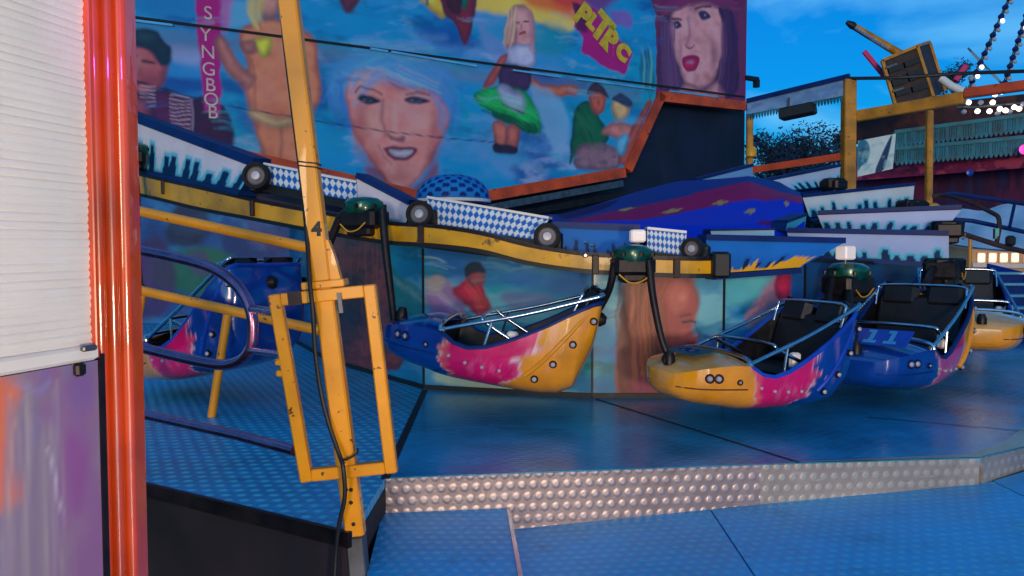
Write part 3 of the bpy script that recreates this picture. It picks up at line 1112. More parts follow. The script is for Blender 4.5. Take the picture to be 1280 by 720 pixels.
sx = 1.55
plates('entry_platform', M['entry'], [elow(-.75, -2.5), elow(sx - .45, -2.5), elow(sx - .45, 2.0), elow(1.3 - .12, 4.71), elow(-.75, 4.515)])
plates('entry_platform', M['entry'], [elow(sx - .438, -2.5), elow(3.0, -2.5), elow(3.0, 4.93), elow(2.88, 4.93), elow(1.19, 4.72), elow(sx - .438, 2.0)])
plates('entry_platform', M['entryplain'], [Vector((3.012, -2.5, -.155)), Vector((8, -2.5, -.14)), Vector((8, 11, -.14)), Vector((f1.x, f1.y - .1, -.14)), Vector((E['e'].x, E['e'].y - .05, -.14)), Vector((3.012, 4.94, -.155))])
# raised step plate at the left end
zs = -0.2
pl = [onz(478, 641, zs), onz(634, 629, zs), onz(655, 745, zs), onz(452, 745, zs)]
sheet('entry_step', pl, M['entry'], 0.13)
ribbon([Vector((*pl[1].xy, 0)), Vector((*pl[2].xy, 0))], 0.02, zs + .006, 'step_edge_strip', M['strip'])

# ------------------------------------------------------------------ glossy painted drum wall inside the ring
DB = [flat(363, 424), flat(412, 452), flat(530, 486), flat(740, 497), flat(903, 496.5), flat(1003, 490), flat(1090, 466), flat(1150, 436)]
DTOP = [(363, 262), (412, 283), (530, 309), (740, 337), (903, 343), (984, 326), (1090, 330), (1150, 325)]
DZ = [onplane(*t, b, Vector((0, -1, 0))).z for t, b in zip(DTOP, DB)]
DS = [0]
for p, q in zip(DB[:-1], DB[1:]):
    DS.append(DS[-1] + (q - p).length)


def duv(px, py):
    best = None
    for i in range(len(DB) - 1):
        p, q = DB[i], DB[i + 1]
        t = (q - p).normalized()
        n = t.cross(UPZ)
        h = onplane(px, py, p, n)
        s = (h - p).dot(t) / (q - p).length
        e = 0 if 0 <= s <= 1 else min(abs(s), abs(s - 1))
        if (h - CAM).dot(FW) < 0:
            e += 1e3
        if best is None or e < best[0] - 1e-9:
            best = (e, (DS[i] + s * (q - p).length, h.z))
    return best[1]


def drum():
    th = new_thing('painted_drum', 'low glossy drum wall painted with mountains and faces, behind the gondolas', 'ride wall', ctr)
    nv = 110
    us = []
    for i in range(len(DB) - 1):
        n = max(12, int((DS[i + 1] - DS[i]) / 0.012))
        us += list(np.linspace(DS[i], DS[i + 1], n, endpoint=(i == len(DB) - 2)))
    us = np.array(us)
    nu = len(us)
    top = np.interp(us, DS, DZ)
    t = np.linspace(0, 1, nv)
    UU = np.tile(us, nv)
    ZZ = (0.01 * (1 - t[:, None]) + top[None, :] * t[:, None]).ravel()
    p = Paint(UU, ZZ, duv)
    p.hand(0.0075, 12, 5)
    p.base((18, 134, 196))
    p.noise((30, 170, 190), .9, 1.6, .38, .62, .9, 4)
    p.noise((120, 200, 215), 1.0, 2.6, .56, .75, .8, 14)
    p.noise((10, 70, 150), 1.1, 2.4, .52, .72, .8, 24)
    p.noise((10, 100, 96), 1.4, 3.6, .58, .72, .7, 37)
    p.poly([(480, 440), (760, 470), (1000, 470), (1000, 520), (740, 520), (480, 500)], (20, 110, 200), 8, .5, False)
    p.poly([(540, 300), (730, 330), (720, 372), (640, 360), (560, 350)], (18, 96, 190), 10, .7)
    # dark left faces
    p.poly([(355, 240), (412, 270), (412, 470), (355, 440)], (16, 50, 110), 6, .6, False)
    # reddish brown hair
    p.poly([(398, 300), (420, 268), (460, 285), (482, 320), (492, 400), (500, 460), (420, 450), (392, 390)], (136, 62, 54), 3)
    p.noise((84, 34, 40), 4, 14, .45, .65, .7, 6, (1 - sstep(-.03, .05, p.sd_poly(p.P([(398, 300), (420, 268), (460, 285), (482, 320), (492, 400), (500, 460), (420, 450), (392, 390)])))))
    # hillside, stream
    p.poly([(486, 330), (505, 350), (528, 362), (528, 395), (500, 400), (486, 380)], (20, 132, 120), 4, .8)
    p.poly([(492, 344), (528, 368), (545, 378), (545, 384), (520, 376), (494, 356)], (120, 190, 190), 2, .8)
    # rider in red on a pale horse
    p.poly([(532, 358), (545, 346), (560, 352), (575, 372), (582, 396), (560, 400), (538, 386)], (170, 110, 170), 4, .85)
    p.poly([(530, 350), (545, 344), (556, 350), (550, 366), (536, 364)], (190, 170, 150), 4, .8)
    p.poly([(566, 362), (582, 350), (600, 352), (610, 372), (612, 390), (598, 396), (584, 384), (572, 374)], (206, 24, 66), 3)
    p.poly([(583, 340), (592, 334), (604, 338), (607, 352), (598, 360), (586, 356)], (176, 70, 84), 2.5)
    p.poly([(580, 336), (588, 328), (602, 330), (607, 342), (594, 340), (584, 346)], (24, 40, 60), 2)
    p.poly([(590, 370), (610, 372), (614, 388), (596, 394)], (230, 60, 60), 3, .8)
    p.poly([(625, 368), (660, 366), (690, 372), (680, 384), (640, 388)], (120, 90, 170), 5, .6)
    p.poly([(560, 462), (690, 486), (735, 494), (735, 500), (560, 482)], (190, 210, 170), 4, .7)
    p.strokes([(440, 280), (430, 350), (446, 440)], 40, (100, 40, 40), 2, 2, .6, (34, 10), 34)
    p.strokes([(450, 280), (452, 350), (464, 440)], 24, (180, 92, 70), 1.6, 1.6, .5, (30, 10), 35)
    for j in range(46):
        x, y = random.uniform(486, 985), random.uniform(318, 480)
        if 776 < x < 880:
            continue
        p.strokes([(x, y), (x + 12, y + random.uniform(-4, 4)), (x + 30, y + random.uniform(-6, 6))], 4, random.choice([(120, 214, 214), (20, 100, 180), (30, 150, 150), (160, 210, 220)]), 1.8, 2, .45, (12, 6), 300 + j)
    p.strokes([(588, 356), (600, 372), (606, 390)], 10, (240, 90, 90), 1.6, 1.4, .6, (8, 5), 36)
    p.strokes([(540, 366), (556, 376), (574, 392)], 10, (210, 170, 210), 1.6, 1.4, .6, (8, 6), 37)
    # big side-lit face with long brown hair
    hair = [(782, 352), (800, 338), (840, 338), (866, 350), (874, 380), (862, 400), (846, 420), (842, 450), (838, 500), (776, 500), (772, 440), (776, 390)]
    p.poly(hair, (140, 62, 48), 4)
    hm = 1 - sstep(-.03, .05, p.sd_poly(p.P(hair)))
    p.noise((84, 28, 34), 5, 2.2, .45, .66, .8, 8, hm)
    p.noise((196, 96, 60), 7, 2.5, .56, .72, .6, 18, hm)
    p.poly([(824, 350), (844, 344), (862, 352), (871, 372), (872, 392), (864, 412), (872, 424), (862, 436), (846, 440), (832, 420), (824, 390)], (176, 70, 70), 4)
    p.poly([(832, 354), (848, 350), (860, 362), (858, 382), (844, 392), (834, 376)], (206, 104, 90), 5, .7)
    p.strokes([(800, 344), (790, 400), (800, 490)], 40, (110, 44, 36), 2.2, 2, .6, (22, 8), 31)
    p.strokes([(812, 342), (806, 400), (816, 490)], 26, (196, 104, 66), 1.6, 1.6, .6, (22, 8), 32)
    p.strokes([(838, 342), (826, 372), (832, 430)], 16, (150, 66, 44), 1.8, 1.6, .6, (8, 6), 33)
    p.blob(852, 372, 9, 8, (226, 128, 104), .7)
    p.blob(856, 418, 10, 10, (206, 100, 90), .7)
    p.line([(868, 408), (875, 420), (868, 424)], 2.4, (130, 44, 46), 1.6, .8)
    p.poly([(856, 430), (866, 427), (872, 430), (864, 435)], (170, 30, 60), 1.6)
    p.line([(854, 404), (862, 401), (868, 404)], 3, (44, 26, 40), 1.5)
    p.line([(852, 396), (864, 392)], 2.4, (70, 26, 36), 1.5, .8)
    p.poly([(800, 470), (850, 476), (852, 500), (790, 500)], (130, 24, 74), 5, .8)
    # pale figure and red drape at the right end
    p.poly([(932, 396), (946, 376), (962, 350), (976, 340), (980, 372), (960, 396), (940, 412)], (190, 120, 134), 5, .8)
    p.poly([(967, 356), (974, 336), (988, 332), (988, 372), (974, 374)], (186, 24, 70), 3)
    p.poly([(905, 350), (935, 344), (960, 348), (940, 376), (912, 378)], (110, 205, 205), 6, .7)
    for q in ([(986, 300), (1160, 300), (1160, 520), (1004, 520), (990, 400)],):
        p.poly(q, (14, 70, 140), 2, .9, False)
    p.noise((60, 34, 44), 1.2, 1.2, .4, .6, .8, 41, sstep(DS[5] + .25, DS[5] + .7, p.U))
    V = []
    for u, z in zip(UU, ZZ):
        i = min(len(DB) - 2, int(np.searchsorted(DS, u, 'right') - 1))
        q = DB[i].lerp(DB[i + 1], (u - DS[i]) / (DS[i + 1] - DS[i]))
        V.append(Vector((q.x, q.y, z)))
    G = [V[j * nu:(j + 1) * nu] for j in range(nv)]
    C = p.C
    front = link_mesh('painted_panel', V, grid_faces(nu, nv), M['drum'], th, C)
    # inner shell gives the wall its thickness
    b = MB()
    for i in range(len(DB) - 1):
        p_, q_ = DB[i], DB[i + 1]
        ip, iq = p_ + (ctr - p_).normalized() * .1, q_ + (ctr - q_).normalized() * .1
        zi, zj = DZ[i], DZ[i + 1]
        b.add([ip, iq, iq + UPZ * zj, ip + UPZ * zi, p_ + UPZ * zi, q_ + UPZ * zj], [(1, 0, 3, 2), (3, 4, 5, 2)])
    b.build('inner_shell', M['navytrim'], th)
    for i in (2, 3, 4, 5):
        b = MB()
        p_ = DB[i]
        o = (p_ - ctr).normalized() * .006
        b.bar(p_ + o + UPZ * .02, p_ + o + UPZ * (DZ[i] - .01), .018, .012, o.normalized())
        b.build('panel_joint', M['black'], th)
    b, b2 = MB(), MB()
    for i in range(len(DB) - 1):
        p_, q_ = DB[i], DB[i + 1]
        o = ((p_ + q_) / 2 - ctr).normalized() * .012
        b.bar(p_ + o + UPZ * .02, q_ + o + UPZ * .02, .04, .02, o.normalized())
        if i < 6:
            b2.bar(p_ + o + UPZ * (DZ[i] + .012), q_ + o + UPZ * (DZ[i + 1] + .012), .03, .03, o.normalized())
    b.build('base_strip', M['black'], th)
    b2.build('top_strip', M['black'], th)


drum()

# ------------------------------------------------------------------ yellow ring beam
RPX = [(150, 214, 236, 9.4), (200, 226, 247, 8.8), (250, 237, 259, 8.2), (320, 253, 272, 7.6), (400, 268, 287, 7.0), (480, 281, 300, 6.65), (540, 285, 304, 6.45), (600, 294, 311, 6.3), (660, 309, 326, 6.2), (730, 320, 336, 6.1), (800, 324, 340, 6.05), (860, 326, 342, 6.05), (889, 326, 342, 6.1)]


def ring_at(px, dz=0.0, out=0.0):
    xs = [r[0] for r in RPX]
    d = np.interp(px, xs, [r[3] for r in RPX])
    y = np.interp(px, xs, [r[1] for r in RPX])
    p = at(px, y, d)
    q = (Vector((p.x, p.y, 0)) - Vector((ctr.x, ctr.y, 0))).normalized()
    return p + q * out + UPZ * dz


def ring():
    th = new_thing('ring_beam', 'long yellow ring beam sloping down to the right above the painted drum, with worn patches', 'ride beam', (0, 6.4, 0))
    pts = smooth_path([at(a, (c), d) for a, b, c, d in RPX], 4)
    hts = smooth_path([Vector((at(a, b, d).z - at(a, c, d).z, 0, 0)) for a, b, c, d in RPX], 4)
    hs = [h.x for h in hts]
    side = [(Vector((ctr.x, ctr.y, 0)) - Vector((p.x, p.y, 0))).normalized() for p in pts]
    MB().sweep(pts, hs, .14, side).build('yellow_web', M['ringyellow'], th)
    MB().sweep([p - s * .02 - UPZ * .034 for p, s in zip(pts, side)], [.032] * len(pts), .2, side).build('lower_flange', M['black'], th)
    MB().sweep([p - s * .012 + UPZ * (h + .003) for p, s, h in zip(pts, side, hs)], [.03] * len(pts), .2, side).build('upper_flange', M['darkmetal'], th)
    for px in (317, 527, 744, 775, 845, 205):
        q = ring_at(px, -.06, .012)
        o = (Vector((q.x, q.y, 0)) - Vector((ctr.x, ctr.y, 0))).normalized()
        t = o.cross(UPZ)
        MB().box(q, .05, .04, .15, (t, o, UPZ), .006).build('bolted_bracket', M['brown'] if px != 744 else M['darkmetal'], th)
    MB().lathe(ring_at(731, .005, .03), (0, -1, 0), [(.016, 0), (.018, .012), (.008, .024)], 10).build('bright_rivet', M['bolt'], th)
    for px in (731, 739, 744):
        MB().lathe(ring_at(px, .06 + .02 * (px % 3), .03), (0, -1, .4), [(.010, 0), (.012, .01), (.004, .02)], 8).build('bright_rivet', M['bolt'], th)
    MB().box(ring_at(900, -.03), .14, .14, .2, bev=.02).build('end_block', M['black'], th)


ring()


# ------------------------------------------------------------------ arm fascias with dripping fir silhouettes
def fascia(label, c4, sky, low, thick=.2, n=9, seed=1, nu=110, nv=22, capfrac=.0, name='arm_fascia', tall=(.2, .6), halo=(60, 190, 215), ink=(10, 46, 88), flame=False, cap_off=.05):
    P4 = [at(*c) for c in c4]
    G, A, B = quad_grid(P4, nu, nv)
    rnd = random.Random(seed)
    p = Paint(A, B)
    p.base(sky)
    L = ((P4[1] - P4[0]).length + (P4[2] - P4[3]).length) / 2
    H = ((P4[0] - P4[3]).length + (P4[1] - P4[2]).length) / 2
    n1 = fbm(A * L * 2, B * H * 4, seed)
    p.mix(low, sstep(.75, .1, B + (n1 - .5) * .3) * .35)
    env_h, env_i = np.full(len(A), .10), np.full(len(A), .04)
    for i in range(n):
        c = (i + .5 + rnd.uniform(-.3, .3)) / n
        h = rnd.uniform(*tall)
        w = rnd.uniform(.020, .034)
        f = np.clip(1 - np.abs(A - c) / w, 0, 1)
        env_i = np.maximum(env_i, np.where(f > 0, h * np.clip(f * 2.2, 0, 1), 0))
        f2 = np.clip(1 - np.abs(A - c) / (w * 1.9), 0, 1)
        env_h = np.maximum(env_h, np.where(f2 > 0, (h + .10) * np.clip(f2 * 1.8, 0, 1), 0))
    p.mix(halo, (1 - sstep(-.05, .05, B - env_h)) * .85)
    p.mix(ink, 1 - sstep(-.03, .03, B - env_i))
    if flame:
        e = .05 + .38 * np.clip(fbm(A * 16, A * 0, 5) - .35, 0, 1) / .4
        p.mix((240, 170, 30), 1 - sstep(-.02, .03, B - e))
    n_ = (P4[1] - P4[0]).cross(P4[0] - P4[3]).normalized()
    if n_.y > 0:
        n_ = -n_
    th = new_thing(name, label, 'arm fascia', P4[3])
    slab_grid('painted_board', G, -n_ * thick, p.C, M['board'], th, (12, 44, 104))
    cap = MB()
    cap.bar(P4[0] + n_ * .008 - n_ * .09 + UPZ * cap_off * .4, P4[1] + n_ * .008 - n_ * .09 + UPZ * cap_off * .4, .2, cap_off, UPZ)
    cap.build('top_cap', M['navytrim'], th)
    b = MB()
    b.bar(P4[3] + n_ * .008 - n_ * .09 - UPZ * .026, P4[2] + n_ * .008 - n_ * .09 - UPZ * .026, .2, .045, UPZ)
    b.build('bottom_rail', M['navytrim'], th)
    return th


WHITE, LOW = (226, 214, 222), (120, 190, 214)
fascia('white sloping arm fascia with dark fir silhouettes beside the orange kiosk post', [(146, 143, 9.5), (318, 208, 7.75), (300, 238, 7.75), (150, 206, 9.5)], WHITE, LOW, n=11, seed=3, capfrac=.2, cap_off=.09, tall=(.3, .62))
fascia('short white wedge shaped arm fascia between the green hub and the second wheel', [(446, 222, 7.15), (512, 256, 6.95), (506, 288, 6.95), (447, 252, 7.15)], (214, 206, 222), (150, 190, 214), n=3, seed=8, nu=40, tall=(.02, .08), cap_off=.05)
fascia('blue arm fascia with dark drips between the third wheel and the lantern hub', [(692, 284, 6.5), (800, 288, 6.4), (800, 326, 6.4), (692, 314, 6.5)], (24, 110, 200), (20, 90, 170), n=9, seed=12, nu=80, halo=(24, 100, 180), tall=(.25, .6))
fascia('long blue arm fascia with yellow flames and dark drips right of the fourth wheel', [(882, 299, 6.75), (1056, 303, 6.95), (1000, 334, 6.9), (892, 342, 6.75)], (24, 112, 200), (16, 70, 150), n=8, seed=15, halo=(20, 96, 176), tall=(.2, .5), flame=True, ink=(8, 34, 76))
fascia('lowest of the four white arm fascias on the right, above the numbered gondola', [(984, 291, 8.6), (1186, 295, 7.9), (1186, 330, 7.9), (990, 318, 8.6)], (176, 188, 226), (110, 160, 214), n=11, seed=21, cap_off=.05, tall=(.2, .5))
fascia('second lowest white arm fascia on the right, below the yellow lamp post foot', [(1022, 269, 9.9), (1202, 262, 9.3), (1180, 288, 9.3), (1030, 289, 9.9)], (196, 200, 232), (120, 170, 220), n=10, seed=25, tall=(.2, .55))
fascia('second highest white arm fascia on the right, with a bright lamp near its outer end', [(1003, 246, 11.4), (1143, 231, 11.9), (1141, 256, 11.9), (1012, 272, 11.4)], (206, 214, 222), (120, 190, 204), n=10, seed=29, tall=(.2, .6))
fascia('highest white arm fascia on the right, in front of the thick yellow frame post', [(945, 226, 13.0), (1050, 205, 13.6), (1050, 231, 13.6), (975, 240, 13.0)], (176, 192, 220), (100, 160, 200), n=9, seed=33, tall=(.2, .6))
fascia('small pale arm fascia at the foot of the navy tarpaulin', [(870, 225, 13.2), (941, 207, 13.6), (941, 224, 13.6), (872, 230, 13.2)], (110, 160, 214), (80, 140, 200), n=4, seed=35, nu=40, tall=(.02, .1))
fascia('thin pale blue arm edge lying in front of the blue canvas', [(888, 288, 7.6), (968, 287, 7.7), (968, 295, 7.7), (890, 297, 7.6)], (170, 206, 232), (120, 180, 220), n=3, seed=37, nu=40, tall=(.02, .05), cap_off=.02)
fascia('short teal arm fascia end beside the blue canvas corner', [(984, 279, 8.9), (1008, 270, 9.1), (1006, 285, 9.1), (982, 289, 8.9)], (60, 160, 190), (40, 120, 170), n=2, seed=39, nu=30, tall=(.05, .1), cap_off=.03)


def lozenge(label, c4, nx, ny, thick=.16):
    P4 = [at(*c) for c in c4]
    G, A, B = quad_grid(P4, 200, 36)
    p = Paint(A, B)
    a, b = A * nx, B * ny
    f = np.sin(PI * (a + b)) * np.sin(PI * (a - b))
    p.base((222, 228, 236))
    p.mix((18, 104, 196), sstep(-.06, .06, f))
    n_ = (P4[1] - P4[0]).cross(P4[0] - P4[3]).normalized()
    if n_.y > 0:
        n_ = -n_
    th = new_thing('lozenge_panel', label, 'chequered panel', P4[3])
    slab_grid('lozenge_board', G, -n_ * thick, p.C, M['board'], th, (20, 30, 70))
    t = MB()
    t.bar(P4[0] + UPZ * .012 - n_ * .07, P4[1] + UPZ * .012 - n_ * .07, .16, .02, UPZ)
    t.build('top_strip', M['white'], th)
    t = MB()
    t.bar(P4[3] - UPZ * .04 - n_ * .06, P4[2] - UPZ * .04 - n_ * .06, .16, .075, UPZ)
    t.build('dark_base', M['black'], th)


lozenge('blue and white lozenge panel crossed by the leaning yellow post', [(330, 206, 7.6), (446, 229, 7.2), (446, 252, 7.2), (330, 229, 7.6)], 16, 2)
lozenge('longest blue and white lozenge panel, between the second and third wheels', [(534, 248, 6.75), (686, 274, 6.5), (672, 300, 6.5), (534, 281, 6.75)], 20, 3)
lozenge('short blue and white lozenge panel between the white lantern and the fourth wheel', [(809, 287, 6.3), (858, 292, 6.3), (858, 320, 6.3), (809, 313, 6.3)], 9, 3)


def wheel(label, px, py, d, rpx, aim):
    c = at(px, py, d)
    r = rpx / 1000 * d
    ax = Vector(aim).normalized()
    th = new_thing('ride_wheel', label, 'wheel', c)
    b = MB().lathe(c - ax * .05, ax, [(r * .66, 0), (r * .95, 0), (r, .02), (r, .085), (r * .95, .105), (r * .72, .105), (r * .70, .07)], 32)
    b.build('tyre', M['tyre'], th, True)
    b = MB().lathe(c - ax * .03, ax, [(r * .70, .0), (r * .70, .06), (r * .66, .062), (r * .60, .054), (r * .40, .052)], 32)
    b.build('rim', M['rim'], th)
    b = MB().lathe(c - ax * .02, ax, [(r * .36, .0), (r * .36, .055), (r * .30, .068), (r * .05, .07)], 24)
    b.build('hub_cap', M['cap'], th)
    b = MB().box(c - ax * .12 + Vector((.02, .06, -.03)), r * 2.2, .12, r * 1.8, bev=.03)
    b.build('housing', M['black'], th)


wheel('first wheel from the left, dark tyre at the end of the white sloping fascia', 321, 220, 7.5, 17, (0, -1, .05))
wheel('second wheel with grey rim beside the white wedge near the green hub', 525, 268, 6.6, 17, (-.1, -1, .1))
wheel('third wheel with grey rim at the low end of the long lozenge panel', 684, 296, 6.35, 17, (-.05, -1, .1))
wheel('fourth wheel, turned half aside in a black housing near the beam end', 866, 311, 6.25, 14, (-.55, -1, .05))


# ------------------------------------------------------------------ centre cap dome and striped canvas
def dome():
    c = at(566, 249, 9.6)
    r = 46 / 1000 * 9.6
    th = new_thing('centre_dome', 'blue chequered dome cap with white rim at the centre of the ride', 'dome', c)
    nu, nv = 160, 26
    V, C = [], []
    for j in range(nv):
        for i in range(nu):
            t = j / (nv - 1) * PI / 2
            a = 2 * PI * i / (nu - 1)
            V.append(c + Vector((math.cos(a) * r * math.cos(t) ** .8, math.sin(a) * r * math.cos(t) ** .8, math.sin(t) * r * .66)))
            s = math.sin(a * 14 + (j // 3 % 2) * PI) * math.sin(j / 3 * PI)
            C.append(lin((10, 44, 120)) if math.sin(a * 14) * math.sin(j * PI / 3.2) > .12 else lin((30, 130, 205)))
    link_mesh('dome_cap', V, grid_faces(nu, nv), M['board'], th, C, True)
    MB().lathe(c - UPZ * .05, UPZ, [(r * .9, 0), (r * 1.03, .01), (r * 1.03, .045), (r * .9, .05)], 40).build('white_rim', M['white'], th, True)
    MB().lathe(c - UPZ * .9, UPZ, [(r * .5, 0), (r * .5, .5), (r * .85, .85)], 24).build('pedestal', M['navytrim'], th, True)


dome()


def canvas():
    """Tent-like cover over the turntable: blue and magenta lengths sloping towards the front."""
    rows = [
        [(640, 272, 11.5), (700, 268, 12.6), (775, 246, 13.0), (850, 226, 13.2), (935, 220, 13.0), (975, 228, 12.4), (1000, 240, 11.6)],
        [(640, 277, 11.0), (712, 276, 11.6), (790, 260, 12.0), (870, 240, 12.1), (935, 228, 12.0), (975, 238, 11.4), (1002, 247, 10.6)],
        [(640, 281, 10.3), (716, 280, 10.6), (790, 274, 10.8), (875, 262, 10.8), (940, 251, 10.6), (978, 249, 10.3), (1004, 253, 9.8)],
        [(640, 286, 9.2), (716, 284, 9.2), (790, 284, 9.2), (875, 282, 9.2), (940, 279, 9.2), (978, 276, 9.2), (1006, 270, 9.2)],
        [(640, 306, 8.9), (716, 304, 8.9), (790, 300, 8.9), (875, 298, 8.9), (940, 296, 8.9), (978, 293, 8.9), (1006, 287, 8.9)],
    ]
    P = [[at(*q) for q in r] for r in rows]
    nu, nv = 120, 48
    G, C = [], []
    colr = [(8, 56, 140), (176, 0, 92), (6, 52, 210), (16, 50, 190)]
    for j in range(nv):
        v = j / (nv - 1) * (len(rows) - 1)
        k = min(int(v), len(rows) - 2)
        row = []
        for i in range(nu):
            u = i / (nu - 1) * 6
            m_ = min(int(u), 5)
            q = P[k][m_].lerp(P[k][m_ + 1], u - m_).lerp(P[k + 1][m_].lerp(P[k + 1][m_ + 1], u - m_), v - k)
            q = q + UPZ * (.012 * math.sin(u * 3.1 + v * 2))
            row.append(q)
            e = v + .06 * math.sin(u * 2.0)
            c = colr[0] if e < 1.0 else colr[1] if e < 2.0 else colr[2]
            if u < 1.0 and e < 2:
                c = colr[0]
            if 3 < e < 3.35 and u > 4.2:
                c = (96, 14, 120)
            for (su, sv) in ((1.9, 1.05), (3.4, 1.9), (4.0, 2.5), (2.6, 1.75), (5.2, 2.2)):
                if abs(u - su) / .16 + abs(e - sv) / .14 < 1:
                    c = (214, 160, 90)
            C.append(lin(c))
        G.append(row)
    G, C = G[::-1], [c for j in range(nv - 1, -1, -1) for c in C[j * nu:(j + 1) * nu]]
    o = slab_grid('canvas_cover', G, Vector((0, .02, -.05)), np.array(C), M['canvas'], None, (12, 24, 90), False)
    tag(o, 'royal blue canvas cover with a magenta stripe and small gold stars over the turntable', 'canvas cover')
    b = MB()
    b.lathe(Vector((2.0, 10.9, 0)), UPZ, [(2.4, 0), (2.4, 1.25)], 36)
    o = b.build('turntable_base', M['navytrim'], None, True)
    tag(o, 'dark blue round turntable base under the canvas cover', 'ride base')


canvas()


# ------------------------------------------------------------------ hubs with hanging struts
def hub(label, px, py, d, s=1.0, struts=(), green=True, lantern=None):
    c = at(px, py, d)
    th = new_thing('arm_hub', label, 'arm hub', c)
    o = (Vector((c.x, c.y, 0)) - Vector((ctr.x, ctr.y, 0))).normalized()
    t = o.cross(UPZ)
    ax = (t, o, UPZ)
    b = MB()
    b.box(c - UPZ * .10 * s, .34 * s, .26 * s, .16 * s, ax, .03)
    b.box(c - UPZ * .19 * s, .22 * s, .2 * s, .1 * s, ax, .02)
    b.build('gear_housing', M['darkmetal'], th)
    b = MB().lathe(c - UPZ * .02 * s, UPZ, [(.15 * s, -.04), (.165 * s, .0), (.155 * s, .055 * s), (.11 * s, .085 * s), (.03, .095 * s)] if green else [(.16 * s, -.12 * s), (.17 * s, .0), (.15 * s, .02)], 24 if green else 8)
    b.build('motor_cap', M['green'] if green else M['darkmetal'], th, True)
    for k in range(7 if green else 0):
        b = MB()
        a = k / 7 * 2 * PI
        q = c + (t * math.cos(a) + o * math.sin(a)) * .165 * s - UPZ * .02
        b.lathe(q, UPZ, [(.018, 0), (.018, .03), (.008, .036)], 6)
        b.build('cap_bolt', M['darkmetal'], th)
    loop = smooth_path([c + t * x + o * .15 * s - UPZ * z for x, z in ((-.12, .14), (-.04, .20), (.05, .21), (.13, .15))], 5)
    MB().tube(loop, .006, 6).build('hose_loop', M['ringyellow'], th, True)
    for st in struts:
        pts = smooth_path([at(*q) for q in st], 6)
        MB().tube(pts, [.034 * s - .008 * i / len(pts) for i in range(len(pts))], 10).build('hanging_strut', M['darkmetal'], th, True)
        MB().lathe(pts[-1] - UPZ * .01, (0, -1, 0), [(.045, -.05), (.05, 0), (.045, .05)], 12).build('strut_joint', M['black'], th, True)
    if lantern:
        q = at(*lantern)
        b = MB().box(q, .125 * s, .10 * s, .105 * s, ax, .012)
        b.build('lantern_box', M['lantern'], th)
        MB().tube([q - UPZ * .05, Vector((q.x, q.y, c.z))], .012, 8).build('lantern_stem', M['grey'], th)


hub('dark hub with a greenish cap at the far left, half behind the orange post', 166, 186, 9.0, 1.0, [[(168, 205, 8.9), (172, 250, 8.8), (172, 310, 8.5), (176, 360, 8.2)]])
hub('dark hub with emerald cap and a pale steel strut right of the yellow pole', 455, 258, 6.75, 1.05, [[(478, 262, 6.55), (482, 310, 6.5), (489, 370, 6.45), (493, 405, 6.4)], [(425, 272, 6.7), (405, 320, 6.8), (392, 352, 6.9), (384, 372, 6.95)]])
hub('green domed hub with a white lantern and two dark struts between the gondolas', 791, 317, 5.95, .9, [[(768, 330, 5.9), (762, 360, 5.95), (750, 385, 6.05), (736, 405, 6.15)], [(811, 326, 5.85), (816, 370, 5.8), (826, 420, 5.75), (836, 448, 5.72)]], True, (797, 295, 6.05))
hub('dim dark hub under the second white lantern, behind the pink gondola', 1060, 340, 7.1, 1.15, [[(1040, 350, 7.0), (1036, 372, 6.9), (1040, 392, 6.75), (1046, 402, 6.6)], [(1060, 365, 6.9), (1063, 400, 6.7), (1070, 430, 6.55), (1077, 452, 6.45)]], True, (1057, 316, 7.0))
hub('dark hub at the outer end of the lowest white fascia, above the last gondola', 1180, 322, 8.0, 1.2, [[(1180, 330, 7.9), (1183, 360, 7.9), (1190, 385, 8.0), (1200, 400, 8.1)], [(1168, 335, 7.9), (1160, 352, 7.7), (1172, 366, 7.5), (1196, 372, 7.4)]], False)
hub('small dark hub ending the second lowest white fascia', 1184, 276, 9.2, 1.1, [], False)
hub('small dark hub ending the second highest white fascia', 1140, 250, 11.7, 1.2, [], False)
hub('small dark hub ending the highest white fascia beside the thick yellow post', 1042, 223, 13.3, 1.1, [], False)


# ------------------------------------------------------------------ gondolas
YEL, MAG, BLU = (244, 158, 8), (222, 2, 104), (8, 62, 156)
GS = .93
ST = np.array([  # x, half width, bottom, rim
    (-.875, .36, .80, 1.03), (-.86, .40, .55, 1.02), (-.82, .43, .30, 1.00), (-.76, .46, .10, .95), (-.64, .49, .03, .84), (-.5, .5, .01, .70), (-.34, .5, 0, .56),
    (-.2, .5, 0, .45), (-.05, .5, 0, .35), (.1, .5, 0, .30), (.22, .5, 0, .32), (.33, .495, .005, .385), (.36, .49, .01, .40),
    (.48, .47, .03, .405), (.6, .45, .045, .395), (.7, .415, .065, .38), (.78, .36, .09, .36), (.84, .28, .125, .335), (.875, .18, .165, .31)])
ST[:, 3] = np.where((ST[:, 0] < .1) & (ST[:, 3] > .3), .3 + (ST[:, 3] - .3) * .74, ST[:, 3])
ST[0, 2], ST[1, 2] = .62, .44
SX = np.concatenate([np.linspace(-.875, -.8, 8), np.linspace(-.78, .76, 120), np.linspace(.775, .875, 14)])


def prof(x):
    return [float(np.interp(x, ST[:, 0], ST[:, k])) for k in (1, 2, 3)]


